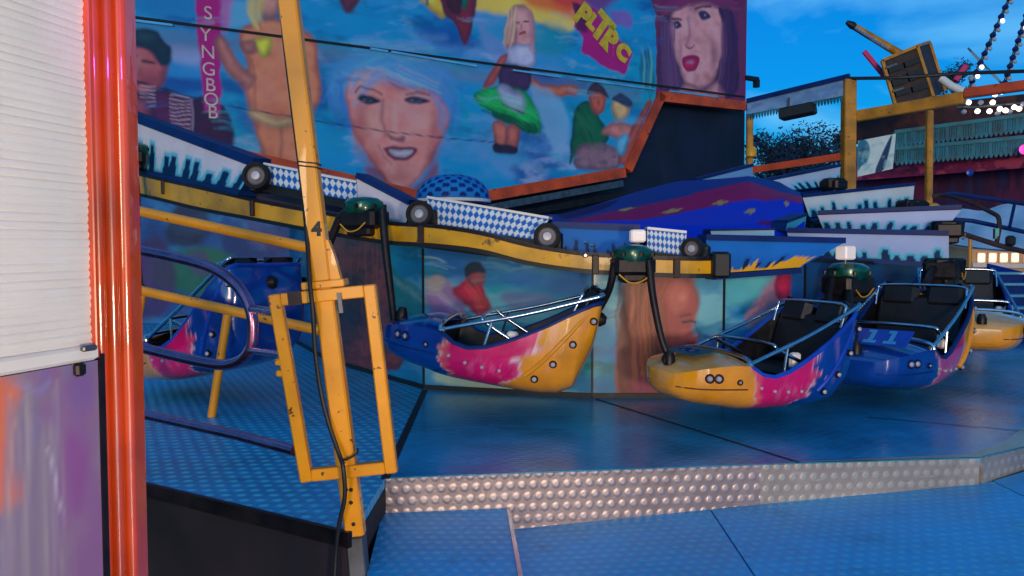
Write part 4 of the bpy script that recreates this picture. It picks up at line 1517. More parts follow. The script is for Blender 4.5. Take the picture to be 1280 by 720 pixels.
def gondola(label, loc, yaw, pitch, front, back, number=None, plate=False, GS=.93, group='gondolas hanging from the ring'):
    th = bpy.data.objects.new('gondola', None)
    COL.objects.link(th)
    th.location = loc
    th.rotation_euler = (0, -R(pitch), R(yaw))
    th.scale = (GS, GS, GS)
    tag(th, label, 'gondola', group)
    W = Matrix.LocRotScale(Vector(loc), th.rotation_euler, Vector((GS, GS, GS)))
    WM[th.name] = Matrix.Identity(4)      # parts below are written in the gondola's own frame
    rnd = random.Random(len(label) * 7)
    m = 44
    V, F = [], []
    for x in SX:
        w, b, r = prof(x)
        for k in range(m + 1):
            a = PI * k / m
            cy, sy = math.cos(a), math.sin(a)
            V.append((x, w * math.copysign(abs(cy) ** .55, cy), r - (r - b) * abs(sy) ** .62))
    n = len(SX)
    for i in range(n - 1):
        for k in range(m):
            F.append((i * (m + 1) + k, i * (m + 1) + k + 1, (i + 1) * (m + 1) + k + 1, (i + 1) * (m + 1) + k))
    k0 = len(V)
    # nose deck with a slight crown
    dx = [x for x in SX if x >= .35]
    md = 14
    for x in dx:
        w, b, r = prof(x)
        for k in range(md + 1):
            s = 1 - 2 * k / md
            V.append((x, w * s, r + .075 * (1 - s * s) * min(1, (.9 - x) / .4)))
    for i in range(len(dx) - 1):
        for k in range(md):
            F.append((k0 + i * (md + 1) + k, k0 + (i + 1) * (md + 1) + k, k0 + (i + 1) * (md + 1) + k + 1, k0 + i * (md + 1) + k + 1))
    F.append(tuple((n - 1) * (m + 1) + k for k in range(m + 1)) + tuple(k0 + (len(dx) - 1) * (md + 1) + k for k in range(md - 1, 0, -1)))
    F.append(tuple(reversed([k for k in range(m + 1)])))
    VA = np.array(V)
    p = Paint(VA[:, 0], VA[:, 2])
    p.base(MAG)
    nz = fbm(VA[:, 0] * 4 + 3, VA[:, 2] * 9 + VA[:, 1] * 3, len(label), 4) - .5
    # airbrushed lick of colour between the three zones
    edge_f = .30 + .25 * (VA[:, 2] - .2) * .5
    edge_b = -.30 - .35 * (VA[:, 2] - .1) * .8
    af = sstep(-.012, .012, VA[:, 0] - edge_f + nz * .26)
    ab = sstep(-.012, .012, edge_b - VA[:, 0] + nz * .42)
    p.mix((250, 150, 110), sstep(-.10, .0, VA[:, 0] - edge_f + nz * .25) * .6)
    p.mix((246, 130, 150), sstep(-.10, .0, edge_b - VA[:, 0] + nz * .3) * .35)
    p.mix(front, af)
    p.mix(back, ab)
    sp = fbm(VA[:, 0] * 9, VA[:, 2] * 3 + VA[:, 1] * 5, 5)
    p.mix((240, 170, 220), sstep(.68, .78, sp) * .16 * (1 - af))
    drk = tuple(int(c * .55) for c in back)
    p.mix((246, 226, 236), sstep(.02, .0, np.abs(edge_b - VA[:, 0] + nz * .42 + .012)) * .75)
    p.mix((250, 214, 190), sstep(.016, .0, np.abs(VA[:, 0] - edge_f + nz * .26 + .01)) * .6)
    p.mix(drk, sstep(.55, .75, fbm(VA[:, 0] * 3, VA[:, 2] * 4, 9)) * .35 * ab)
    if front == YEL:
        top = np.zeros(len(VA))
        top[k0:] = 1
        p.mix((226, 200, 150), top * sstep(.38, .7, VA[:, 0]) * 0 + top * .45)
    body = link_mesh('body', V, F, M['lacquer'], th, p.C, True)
    # liner
    V, F = [], []
    xs = [x for x in SX if -.80 <= x <= .36]
    for x in xs:
        w, b, r = prof(x)
        w -= .035
        for k in range(13):
            a = PI * k / 12
            cy, sy = math.cos(a), math.sin(a)
            V.append((x, w * math.copysign(abs(cy) ** .5, cy), r - (r - max(b, .0) - .05) * abs(sy) ** .5))
    for i in range(len(xs) - 1):
        for k in range(12):
            F.append((i * 13 + k, (i + 1) * 13 + k, (i + 1) * 13 + k + 1, i * 13 + k + 1))
    F += [tuple(range(13)), tuple((len(xs) - 1) * 13 + k for k in range(12, -1, -1))]
    link_mesh('liner', V, F, M['seat'], th, None, True)
    # rim strip from nose lip to tail on both sides
    rim = MB()
    for s in (-1, 1):
        rim.tube([(x, s * (prof(x)[0] - .015), prof(x)[2] + .004) for x in SX if x <= .34], .02, 8)
    rim.tube([(-.87, y, .84) for y in np.linspace(-.35, .35, 5)], .02, 8)
    rim.build('rim_tube', M['navytrim'] if back == YEL else M['blue'], th, True)
    lipb = MB()
    lipb.tube([(.345, .48 * math.cos(a), .40 + .085 * math.sin(a) ** .6 if 0 < math.sin(a) else .40) for a in np.linspace(0.001, PI - .001, 21)], .018, 8)
    lipb.build('nose_lip', M['chrome'], th, True)
    # seat and two headrests
    MB().box((-.42, 0, .26), .5, .82, .16, None, .05).build('seat', M['seat'], th)
    t = Vector((-.32, 0, 1)).normalized()
    ax = (t.cross(Vector((0, 1, 0))).normalized() * -1, Vector((0, 1, 0)), t)
    MB().box((-.69, 0, .56), .1, .84, .5, ax, .04).build('backrest', M['seat'], th)
    for s in (-1, 1):
        MB().box((-.755, s * .215, .80), .12, .37, .26, ax, .058).build('headrest', M['seat'], th)
    # grab rails, lap bar, tail hoop
    for s in (-1, 1):
        pts = smooth_path([(.33, s * .455, .41), (.10, s * .46, .50), (-.3, s * .455, .65), (-.8, s * .43, .87), (-.88, s * .40, .91)], 5)
        r_ = MB().tube(pts, .017, 10).build('side_rail', M['chrome'], th, True)
        MB().tube([(-.02, s * .455, .32), (-.05, s * .458, .555)], .012, 8).build('rail_stay', M['chrome'], r_, True)
        MB().lathe((.33, s * .455, .40), (0, 0, 1), [(.03, 0), (.032, .02), (.015, .035)], 12).build('rail_foot', M['bolt'], r_, True)
    lap = smooth_path([(-.28, -.40, .40), (.0, -.40, .52), (.04, -.36, .56), (.05, 0, .57), (.04, .36, .56), (.0, .40, .52), (-.28, .40, .40)], 6)
    MB().tube(lap, .017, 10).build('lap_bar', M['chrome'], th, True)
    hp = smooth_path([(-.66, -.42, .70), (-.70, -.415, .84), (-.72, -.37, .90), (-.72, 0, .91), (-.72, .37, .90), (-.70, .415, .84), (-.66, .42, .70)], 6)
    MB().tube(hp, .013, 10).build('tail_hoop', M['chrome'], th, True)
    MB().box((-.22, .36, .42), .09, .07, .14, None, .015).build('latch_box', M['white'], th)
    # tail fin ridge with ringed lamps on both flanks
    finm = M['yellow'] if back == YEL else M['blue']
    for s in (-1, 1):
        fp, lamp = [], []
        for k in range(12):
            f = k / 11
            x = -.845 + .46 * f
            w, b, r = prof(x)
            zz = r - .06 - (r - b) * (.02 + .62 * f)
            q = max(0, min(1, (r - zz) / max(r - b, 1e-3)))
            yy = w * math.sqrt(max(0, 1 - q ** (2 / .62))) ** .55
            fp.append((x, s * (yy + .012), zz))
        fin = MB().tube(smooth_path([(a + .05, b_, c) for a, b_, c in fp[::2]], 4), .018, 8).build('flank_ridge', finm, th, True)
        for k in (1, 4, 7, 10):
            q = Vector(fp[k]) + Vector((-.035, 0, -.01))
            lm = MB().lathe(q - Vector((0, s * .02, 0)), (0, s, 0), [(.029, 0), (.031, .014), (.025, .024), (.020, .018)], 16).build('lamp_ring', M['darkmetal'], th, True)
            MB().lathe(q, (0, s, 0), [(.019, 0), (.019, .010), (.010, .018), (.003, .02)], 12).build('lamp_lens', M['cap'], lm, True)
        for x, zz in ((.24, .22), (.1, .19), (-.04, .18), (-.18, .18)):
            w, b, r = prof(x)
            MB().lathe((x, s * (w - .008), zz), (0, s, 0), [(.014, 0), (.013, .014), (.004, .02)], 10).build('flank_stud', M['cap'], th, True)
        # paired nose lamps
        for x, zz in ((.69, .30), (.62, .30), (.44, .27)):
            w, b, r = prof(x)
            q = (r - zz) / (r - b)
            yy = w * math.sqrt(max(0, 1 - q ** (2 / .62))) ** .55
            dr = Vector((.75 if x > .5 else .15, s * 1.0, 0)).normalized()
            c = Vector((x, s * (yy - .004), zz))
            sc = .8 if x > .5 else .5
            lm = MB().lathe(c, dr, [(.048 * sc, -.012), (.05 * sc, .012), (.04 * sc, .024), (.03 * sc, .016)], 18).build('lamp_ring', M['brown'] if front == YEL else M['navytrim'], th, True)
            MB().lathe(c, dr, [(.03 * sc, 0), (.03 * sc, .014), (.015 * sc, .024), (.004, .028)], 14).build('lamp_lens', M['cap'], lm, True)
    # bumper seam round the nose
    seam_ = []
    for s in (1, -1):
        side = []
        for x in np.linspace(.36, .86, 14):
            w, b, r = prof(x)
            zz = max(.21, b + .04)
            q = (r - zz) / (r - b)
            side.append((x, s * (w * math.sqrt(1 - q ** (2 / .62)) ** .55 + .001), zz))
        seam_ += side if s == 1 else side[::-1]
    MB().tube(seam_, .006, 6).build('nose_seam', M['brown'] if front == YEL else M['navytrim'], th, True)
    # number plate lying on the nose
    if plate:
        q = Vector((.62, 0, prof(.6)[2] + .105))
        X, Y = Vector((0, 1, 0)), Vector((-1, 0, .6)).normalized()
        if number:
            q.y = .15
        if not number:
            q, Y = Vector((.60, 0, prof(.6)[2] + .078)), Vector((-1, 0, .13)).normalized()
        Zn = X.cross(Y)
        pl = MB().box(q, .46, .23, .012, (X, Y, Zn), .004).build('number_plate', M['teal'] if front == YEL else M['blue'], th)
        if number:
            for k, ch in enumerate(number):
                c = q + X * (.085 * (2 * k - 1)) + Zn * .011
                d = MB().box(c, .035, .17, .008, (X, Y, Zn))
                d.box(c - Y * .08 + Zn * .001, .105, .03, .009, (X, Y, Zn))
                d.box(c + Y * .068 - X * .022 + Zn * .001, .05, .03, .009, (X, Y, Zn))
                d.build('plate_digit', M['tealtext'], pl)
        else:
            sw = [q + Zn * .008 + X * (.1 - .2 * k / 9) + Y * (.035 * math.sin(k * 1.3)) for k in range(10)]
            MB().tube(sw, .012, 6).build('painted_swirl', M['navytrim'], pl, True)
    MB().lathe((.80, 0, .42), (0, 0, 1), [(.05, -.06), (.05, 0), (.03, .05)], 14).build('strut_socket', M['darkmetal'], th, True)
    MB().lathe((-.87, 0, .68), (-1, 0, 0), [(.06, -.03), (.06, .02), (.03, .06)], 14).build('strut_socket', M['darkmetal'], th, True)
    for ch in th.children_recursive:
        WM[ch.name] = W
    WM[th.name] = W
    return th


def gpos(px, py, d):
    return at(px, py, d)


gondola('gondola with blue nose, magenta side and high yellow tail, right of the yellow post', gpos(605, 473, 6.3), 172, 10, BLU, YEL)
gondola('gondola with yellow nose, pink side and blue tail, nearest the deck edge', gpos(930, 504, 5.95), 203, 2, YEL, BLU, None, True, .85)
gondola('gondola with dark blue nose numbered 11, turned towards the viewer', gpos(1114, 480, 6.95), 224, 0, BLU, YEL, '11', True)
gondola('half hidden gondola with yellow nose behind the blue numbered one', gpos(1208, 436, 8.6), 250, 0, YEL, BLU)
gondola('dim gondola with blue lamp studded tail behind the handrails on the left', gpos(274, 466, 6.9), 150, -13, YEL, BLU)

# ------------------------------------------------------------------ ticket kiosk at the left edge
K0, K1 = at(0, 458, 1.93), at(112, 441, 2.2)
KU = Vector((K1.x - K0.x, K1.y - K0.y, 0)).normalized()
KN = Vector((KU.y, -KU.x, 0))
KN = KN if KN.x > 0 else -KN


def kp(px, py, out=0.0):
    return onplane(px, py, K0 + KN * out, KN)


def kpt(u, z, out=0.0):
    p = K0 + KU * u + KN * out
    return Vector((p.x, p.y, z))


def ku(px, py, out=0.0):
    h = kp(px, py, out)
    return (h - K0 - KN * out).dot(KU), h.z


def kiosk():
    th = new_thing('ticket_kiosk', 'ticket kiosk with ivory roller shutter, purple painted counter panel and orange corner post', 'kiosk', kpt(.2, -.33))
    ur = ku(111, 300)[0]
    ul = -.75
    zb = ku(60, 447)[1]
    zb = K0.z + .012
    # shutter of curved slats
    V, F = [], []
    pitch, nseg = .0215, 6
    nsl = 64
    us = np.linspace(ul, ur, 24)
    k = 0
    for i in range(nsl * nseg + 1):
        f = (i % nseg) / nseg
        z = zb + i * pitch / nseg
        o = .0036 * math.sin(PI * f) ** .7 if f > 0 else -.0008
        sl = i // nseg
        for u in us:
            V.append(kpt(u, z, o + .0015 * math.sin(u * 6 + sl)))
    F = grid_faces(len(us), nsl * nseg + 1)
    sh = link_mesh('roller_shutter', V, F, M['shutter'], th, None, True)
    b = MB()
    b.box(kpt((ul + ur) / 2, zb - .012, .006), ur - ul + .012, .034, .042, (KU, KN, UPZ), .008)
    b.build('bottom_bar', M['shutter'], sh)
    q = ku(100, 443)
    MB().box(kpt(q[0], zb + .004, .03), .05, .016, .016, (KU, KN, UPZ), .004).build('pull_handle', M['grey'], sh)
    q = ku(92, 460)
    MB().box(kpt(q[0], zb - .052, .02), .035, .02, .035, (KU, KN, UPZ), .006).build('latch_block', M['darkmetal'], sh)
    # counter panel, airbrushed
    u1 = ku(126, 600, .012)[0]
    G, UUU, ZZZ = [], [], []
    nu, nv = 90, 110
    for j in range(nv):
        z = -.34 + (zb - .036 + .34) * j / (nv - 1)
        row = []
        for i in range(nu):
            u = ul + (u1 - ul) * i / (nu - 1)
            row.append(kpt(u, z, .012))
            UUU.append(u)
            ZZZ.append(z)
        G.append(row)
    p = Paint(UUU, ZZZ, lambda x, y: ku(x, y, .012))
    p.k = .0022
    p.base((150, 130, 146))
    p.noise((150, 70, 150), 5, 2.2, .46, .7, .55, 3)
    p.noise((112, 116, 168), 6, 2.0, .54, .72, .7, 13)
    p.poly([(-300, 440), (0, 470), (14, 520), (14, 580), (4, 640), (-300, 720)], (232, 120, 78), 12)
    hairs = random.Random(5)
    for i in range(34):
        x = hairs.uniform(8, 75)
        y0 = hairs.uniform(470, 540)
        dx = hairs.uniform(-26, 30)
        p.line([(x, y0), (x + dx * .3, y0 + 70), (x + dx * .5, y0 + 140), (x + dx * .3, y0 + 260)], hairs.uniform(1, 5), hairs.choice([(176, 158, 170), (196, 176, 172), (120, 100, 140), (150, 130, 160)]), 4, .4)
    p.line([(60, 560), (70, 600), (72, 622), (78, 640)], 3, (210, 196, 214), 3, .7)
    p.poly([(75, 480), (112, 470), (112, 560), (96, 640), (82, 560)], (150, 66, 150), 12, .45)
    p.line([(20, 480), (50, 490), (62, 476)], 4, (150, 150, 200), 5, .6)
    slab_grid('counter_panel', G, -KN * .02, p.C, M['kioskpaint'], th, (60, 30, 90))
    b = MB()
    b.box(kpt((ul + u1) / 2 + .01, .36, -.06), u1 - ul, .1, 1.36, (KU, KN, UPZ))
    b.build('wall_core', M['wallmaroon'], th)
    b = MB()
    b.box(kpt((ul + ur) / 2, 1.72, -.06), ur - ul, .06, 1.5, (KU, KN, UPZ))
    b.build('shutter_housing', M['darkmetal'], th)
    b = MB()
    b.box(kpt(u1 + .012, .34, .0), .022, .03, 1.33, (KU, KN, UPZ))
    b.build('dark_reveal', M['darkmetal'], th)
    MB().box(kpt(ur + .004, zb + .68, .004), .012, .03, 1.42, (KU, KN, UPZ), .003).build('guide_rail', M['orange'], th)
    # ribbed corner post
    post = MB()
    rr = 9.4
    for px, d in ((113, 2.30), (130, 2.315), (147, 2.33)):
        c = at(px, 0, d)
        w = rr / 1000 * d
        sec = []
        for k in range(13):
            a = PI * k / 12
            sec.append(Vector((c.x - w * math.cos(a), c.y - w * .8 * math.sin(a), 0)))
        sec += [Vector((c.x + w, c.y + .06, 0)), Vector((c.x - w, c.y + .06, 0))]
        post.prism([s + UPZ * -.36 for s in sec], UPZ * 3.2)
    post.build('corner_post', M['orange'], th, True)


kiosk()


# ------------------------------------------------------------------ leaning yellow gate post with its frame
PD = 3.65


def pp(x, y, d=PD):
    return at(x, y, d)


def gatepost():
    th = new_thing('gate_post', 'leaning yellow square post numbered 4 with a rectangular frame near its foot', 'gate post', pp(447, 712))
    MB().bar(pp(353.5, -60), pp(404, 352), .084, .084, bev=.008).build('upper_post', M['yellow'], th)
    MB().bar(pp(405, 358), pp(445, 669), .088, .074, bev=.008).build('lower_post', M['yellow'], th)
    MB().bar(pp(445, 668), pp(450, 722), .08, .09, bev=.006).build('foot', M['grey'], th)
    fr = MB()
    FD = PD - .035
    TL, TR, BRR, BLL = (345, 375), (463, 363), (489, 583), (383, 594)
    w = .055
    for a, b in ((TL, BLL), (TR, BRR)):
        e = (Vector(b) - Vector(a)).normalized() * 7.5
        fr.bar(pp(a[0] - e.x, a[1] - e.y, FD), pp(b[0] + e.x, b[1] + e.y, FD), w, w, bev=.006)
    for a, b in ((TL, TR), (BLL, BRR)):
        e = (Vector(b) - Vector(a)).normalized() * 7.6
        fr.bar(pp(a[0] + e.x, a[1] + e.y, FD), pp(b[0] - e.x, b[1] - e.y, FD), w, w - .006, bev=.004)
    f = fr.build('frame', M['yellow'], th)
    MB().bar(pp(362, 373.3, FD), pp(379, 371.6, FD), w + .006, w + .004).build('tape_band', M['brown'], f)
    for y in (452, 466):
        MB().box(pp(352 + (y - 452) * .1, y, FD), .05, .05, .03, bev=.005).build('hinge_tab', M['yellow'], f)
    b = MB()
    b.bar(pp(380, 357.5), pp(433, 352.5), .034, .11, bev=.004)
    b.build('flange', M['yellow'], th)
    b = MB()
    g = [(397, 300), (410, 300), (417, 318), (426, 350), (384, 354), (388, 336)]
    b.prism([pp(x, y, PD - .03) for x, y in g], (0, .05, 0))
    b.build('gusset', M['yellow'], th)
    MB().bar(pp(424, 366, FD - .03), pp(427, 391, FD - .03), .018, .018).build('release_lever', M['grey'], th)
    b = MB()
    for y in (204, 209):
        x = 362 + y * .1165 + 1
        b.bar(pp(x - 12, y - 1), pp(x + 12.5, y + 1.5), .0065, .092)
    b.build('black_band', M['black'], th)
    for x, y in ((436, 592), (439, 612), (433, 612), (439, 628), (442, 655)):
        b = MB()
        b.lathe(pp(x, y, PD - .036), (0, -1, 0), [(.009, 0), (.009, .006), (.004, .009)], 10)
        b.build('fixing_bolt', M['black'], th)
    X = Vector((1, 0, .02))
    Y = (pp(353.5, -60) - pp(404, 352)).normalized()
    text('4', .085, pp(396, 287, PD - .043), X, Y, M['blacktext'], th, 'painted_number', .001, .004)
    path = smooth_path([pp(x, y, d) for x, y, d in ((342, -60, 3.62), (350, 0, 3.62), (359, 80, 3.62), (370, 170, 3.62), (379, 245, 3.62), (384, 300, 3.61), (387, 350, 3.56), (391, 390, 3.54), (394, 440, 3.56), (401, 490, 3.58), (411, 530, 3.58), (424, 568, 3.56), (429, 585, 3.53), (431, 620, 3.54), (424, 655, 3.56), (420, 690, 3.58), (418, 730, 3.58))], 5)
    c = MB().tube(path, .0105, 8).build('black_cable', M['black'], None, True)
    tag(c, 'black cable running down the left side of the leaning yellow post', 'cable')
    t = new_thing('cable_tie', 'thin black tie holding the cable to the foot of the yellow post', 'cable tie', pp(430, 574))
    MB().tube([pp(426, 574, 3.55), pp(432, 575, 3.585), pp(440, 571, 3.588), pp(447, 566, 3.59), pp(447, 560, 3.585)], .005, 6).build('strap', M['black'], t, True)


gatepost()


def handrail():
    th = new_thing('yellow_handrail', 'double yellow tube handrail sloping down behind the steel barrier on the left', 'handrail', flat(265, 522))
    for y0, y1, r in ((258.5, 313, .04), (357, 413, .038)):
        MB().tube([at(140, y0 - 2, 6.15), at(400, y1, 5.72)], r, 12).build('rail', M['yellow'], th, True)
    for a, b, d in (((178, 366), (147, 523), 6.1), ((285, 389), (264.5, 521), 6.12), ((403, 314), (430, 536), 5.72)):
        MB().tube([at(*a, d), at(*b, d)], .033, 12).build('leg', M['yellow'], th, True)


handrail()


def barrier():
    th = new_thing('steel_barrier', 'rounded steel tube barrier reflecting blue and red between the orange post and the yellow frame', 'barrier', flat(190, 604))
    loop = [(135, 306, 4.65), (163, 311, 4.5), (210, 320, 4.35), (254, 331, 4.22), (278, 342, 4.16), (296, 357, 4.12), (308, 374, 4.09), (315, 395, 4.07), (316, 420, 4.07), (312, 438, 4.08), (300, 451, 4.12), (280, 456, 4.17), (254, 453, 4.24), (210, 443, 4.36), (170, 433, 4.5), (135, 424, 4.65)]
    MB().tube(smooth_path([at(*q) for q in loop], 4), .029, 14).build('rail_loop', M['rail'], th, True)
    MB().tube([at(135, 508, 4.65), at(170, 516, 4.5), at(300, 545, 3.98), at(369, 563.5, 3.68)], .026, 14).build('lower_rail', M['rail'], th, True)
    MB().tube([at(314, 386, 4.07), at(345, 390, 3.68)], .021, 12).build('link_tube', M['rail'], th, True)
    MB().tube([at(311, 438, 4.08), at(352, 443, 3.68)], .017, 12).build('link_tube', M['rail'], th, True)
    MB().tube([at(140, 300, 4.65), at(152, 600, 4.65)], .026, 12).build('post', M['rail'], th, True)


barrier()

# ------------------------------------------------------------------ beyond the ride, right side
def canopy_frame():
    th = new_thing('canopy_frame', 'open yellow steel frame with three posts and a grey fringed fascia, behind the right arms', 'canopy frame', at(1062, 240, 17) * 1)

    def post(px0, y0, px1, d, w, gz=-.9):
        a = at(px0, y0, d)
        MB().bar(a, Vector((at(px1, 240, d).x, a.y, gz)), w, w, bev=.02).build('post', M['brownpost'], th)
    post(937, 141, 940, 18.5, .14)
    post(1061, 99, 1063, 17, .25)
    post(1162, 138, 1164, 15.6, .12)
    MB().lathe(at(1163.5, 258, 15.55), UPZ, [(.10, -.14), (.16, -.1), (.16, .02), (.1, .06)], 14).build('post_collar', M['ringyellow'], th, True)
    MB().lathe(at(939, 186, 18.4), UPZ, [(.08, -.2), (.12, -.17), (.12, .0), (.08, .05)], 12).build('post_collar', M['ringyellow'], th, True)
    MB().bar(at(1068, 146, 17.0), at(1206, 122, 15.4), .23, .2, bev=.02).build('upper_beam', M['brownpost'], th)
    MB().bar(at(1206, 117, 15.4), at(1310, 103, 14.4), .18, .2, bev=.02).build('upper_beam', M['orangetrim'], th)
    MB().bar(at(943, 212, 18.5), at(1056, 195, 17.1), .15, .12).build('lower_beam', M['orangetrim'], th)
    MB().bar(at(1054, 112, 17.1), at(1046, 120, 17.1), .08, .08).build('bracket', M['brownpost'], th)
    # fringed fascia
    a0_, a1_ = at(934, 129, 18.4), at(1062, 98, 16.9)
    b0, b1 = at(934, 143, 18.4), at(1062, 118, 16.9)
    G, A, B = quad_grid([a0_, a1_, b1, b0], 90, 8)
    p = Paint(A, B)
    p.base((128, 164, 206))
    p.noise((96, 132, 180), 8, 3, .4, .7, .8, 2)
    slab_grid('fascia_board', G, Vector((0, .06, 0)), p.C, M['board'], th, (40, 60, 110))
    t = MB()
    for k in range(34):
        f = (k + .5) / 34
        q = b0.lerp(b1, f) - UPZ * .005
        w = (b1 - b0).normalized()
        t.prism([q - w * .028, q + w * .028, q + w * .02 - UPZ * .08, q - UPZ * .13, q - w * .02 - UPZ * .08], (0, .03, 0))
    t.build('fringe', M['teal'], th)
    MB().bar(a0_ + UPZ * .05, a1_ + UPZ * .05, .1, .1).build('top_rail', M['navytrim'], th)
    c = MB().tube(smooth_path([at(1063, 98, 16.9), at(1120, 97, 16.4), at(1200, 92, 16), at(1310, 88, 15)], 4), .035, 6).build('overhead_cable', M['black'], None, True)
    tag(c, 'dark overhead cable running right from the top of the thick yellow post', 'cable')
    s = new_thing('loudspeaker', 'black box loudspeaker hanging under the grey fringed fascia', 'loudspeaker', at(997, 140, 17.5))
    w = (at(1018, 134, 17.3) - at(976, 143, 17.7)).normalized()
    ax = (w, w.cross(UPZ).normalized() * -1, w.cross(UPZ).cross(w).normalized() * 1)
    MB().box(at(997, 139.5, 17.5), .74, .36, .24, ax, .03).build('cabinet', M['black'], s)
    for x in (986, 1008):
        MB().tube([at(x, 134, 17.6), at(x, 122, 17.6)], .02, 6).build('hanger', M['darkmetal'], s)


canopy_frame()


def tilted_cab():
    th = new_thing('tilted_ride_cab', 'dark brown tilted cab with ochre edges and shelves, resting above the yellow beam', 'ride cab', at(1140, 92, 25))
    a, b, c, d = at(1102, 76, 25), at(1145.5, 58, 25), at(1166, 122, 25), at(1119, 134, 25)
    e = at(1161, 53, 26.3) - b
    MB().prism([a, b, c, d], e).build('cab_box', M['brown'], th)
    n = (b - a).cross(d - a).normalized()
    n = n if n.y < 0 else -n
    fr = MB()
    for p, q in ((a, b), (b, c), (c, d), (d, a), (b, b + e), (b + e, c + e)):
        fr.bar(p + n * .03, q + n * .03, .09, .09)
    fr.build('edge_frame', M['brownpost'], th)
    for i in range(1, 4):
        for (s0, s1) in ((.06, .45), (.52, .94)):
            f = i / 4
            p, q = a.lerp(d, f), b.lerp(c, f)
            MB().bar(p.lerp(q, s0) + n * .06, p.lerp(q, s1) + n * .06, .16 if i % 2 else .26, .12).build('shelf', M['black'], th)
    for i in range(3):
        f = (i + .7) / 4
        p, q = a.lerp(d, f), b.lerp(c, f)
        MB().bar(p.lerp(q, .0) + n * .12, p.lerp(q, .3) + n * .12, .06, .06).build('light_tube', M['grey'], th)
    MB().tube([at(1064, 31, 25.5), at(1126, 68, 25.5)], [.10, .13], 10).build('long_arm', M['brownpost'], th, True)
    MB().tube([at(1064.3, 32.5, 25.4), at(1110, 62, 25.4)], .05, 8).build('arm_highlight_tube', M['chrome'], th, True)
    MB().lathe(at(1065, 31.5, 25.4), at(1064, 31, 25.5) - at(1126, 68, 25.5), [(.10, -.1), (.12, 0), (.06, .2)], 10).build('arm_tip', M['black'], th, True)
    MB().tube([at(1080, 64, 25.6), at(1108, 98, 25.6)], .09, 8).build('pink_tube', M['pink'], th, True)
    MB().tube([at(1176, 98, 25.2), at(1190, 108, 25.0), at(1208, 116, 24.8)], .12, 10).build('pale_arm', M['white'], th, True)
    MB().tube([at(1194, 101, 26), at(1207, 82, 26)], .09, 8).build('pink_tube', M['pink'], th, True)


tilted_cab()


def lamp_strut(label, p0, p1, d, n, seed):
    rnd = random.Random(seed)
    th = new_thing('lamp_strut', label, 'lamp strut', at(*p1, d), 'lamp studded struts of the big wheel')
    A, B = at(*p0, d), at(*p1, d)
    MB().tube([A, B], .05, 8).build('strut', M['grey'], th, True)
    for k in range(n):
        q = A.lerp(B, (k + .5) / n) + Vector((.12 * (1 if k % 2 else -1) * .4, -.08, 0))
        if k % 2:
            MB().lathe(q, (0, -1, 0), [(.04, 0), (.075, .04), (.05, .08), (.01, .09)], 10).build('lit_bulb', M['bulb'] if rnd.random() < .3 else M['cap'], th, True)
        else:
            MB().lathe(q, (0, -1, 0), [(.075, -.05), (.09, .05), (.04, .1)], 10).build('dark_socket', M['navytrim'], th, True)


lamp_strut('left leaning lamp studded strut of the big wheel, meeting the yellow beam', (1268, -16), (1206, 122), 26, 24, 1)
lamp_strut('right lamp studded strut of the big wheel at the edge of the picture', (1290, -4), (1253, 112), 26, 22, 2)
th_ = new_thing('lamp_crossbar', 'thin dashed white lamp bar crossing the two lamp studded struts', 'lamp bar', at(1250, 102, 26))
MB().tube([at(1210, 60, 26.1), at(1252, 104, 26.1)], .03, 6).build('bar', M['grey'], th_, True)
for a_, b_ in (((1214, 65), (1225, 77)), ((1234, 87), (1249, 101))):
    MB().tube([at(*a_, 26), at(*b_, 26)], .028, 8).build('light_tube', M['cap'], th_, True)
th_ = new_thing('bulb_string', 'bright white bulbs strung along the top of the teal awning', 'bulb string', at(1240, 140, 22))
MB().tube(smooth_path([at(1196, 134, 22), at(1230, 133, 22), at(1300, 126, 22)], 4), .03, 6).build('wire', M['grey'], th_, True)
for i_, (x_, y_) in enumerate(((1205, 140), (1211, 128), (1222, 139), (1226, 128), (1237, 139), (1241, 128), (1247, 142), (1250, 136), (1257, 138), (1262, 140), (1268, 134), (1274, 136), (1279, 130), (1244, 118), (1252, 115), (1214, 98))):
    MB().lathe(at(x_, y_, 21.9), (0, -1, 0), [(.05, -.06), (.072, 0), (.05, .05), (.01, .07)], 10).build('lit_bulb', M['bulb' if i_ % 3 else 'cap'], th_, True)


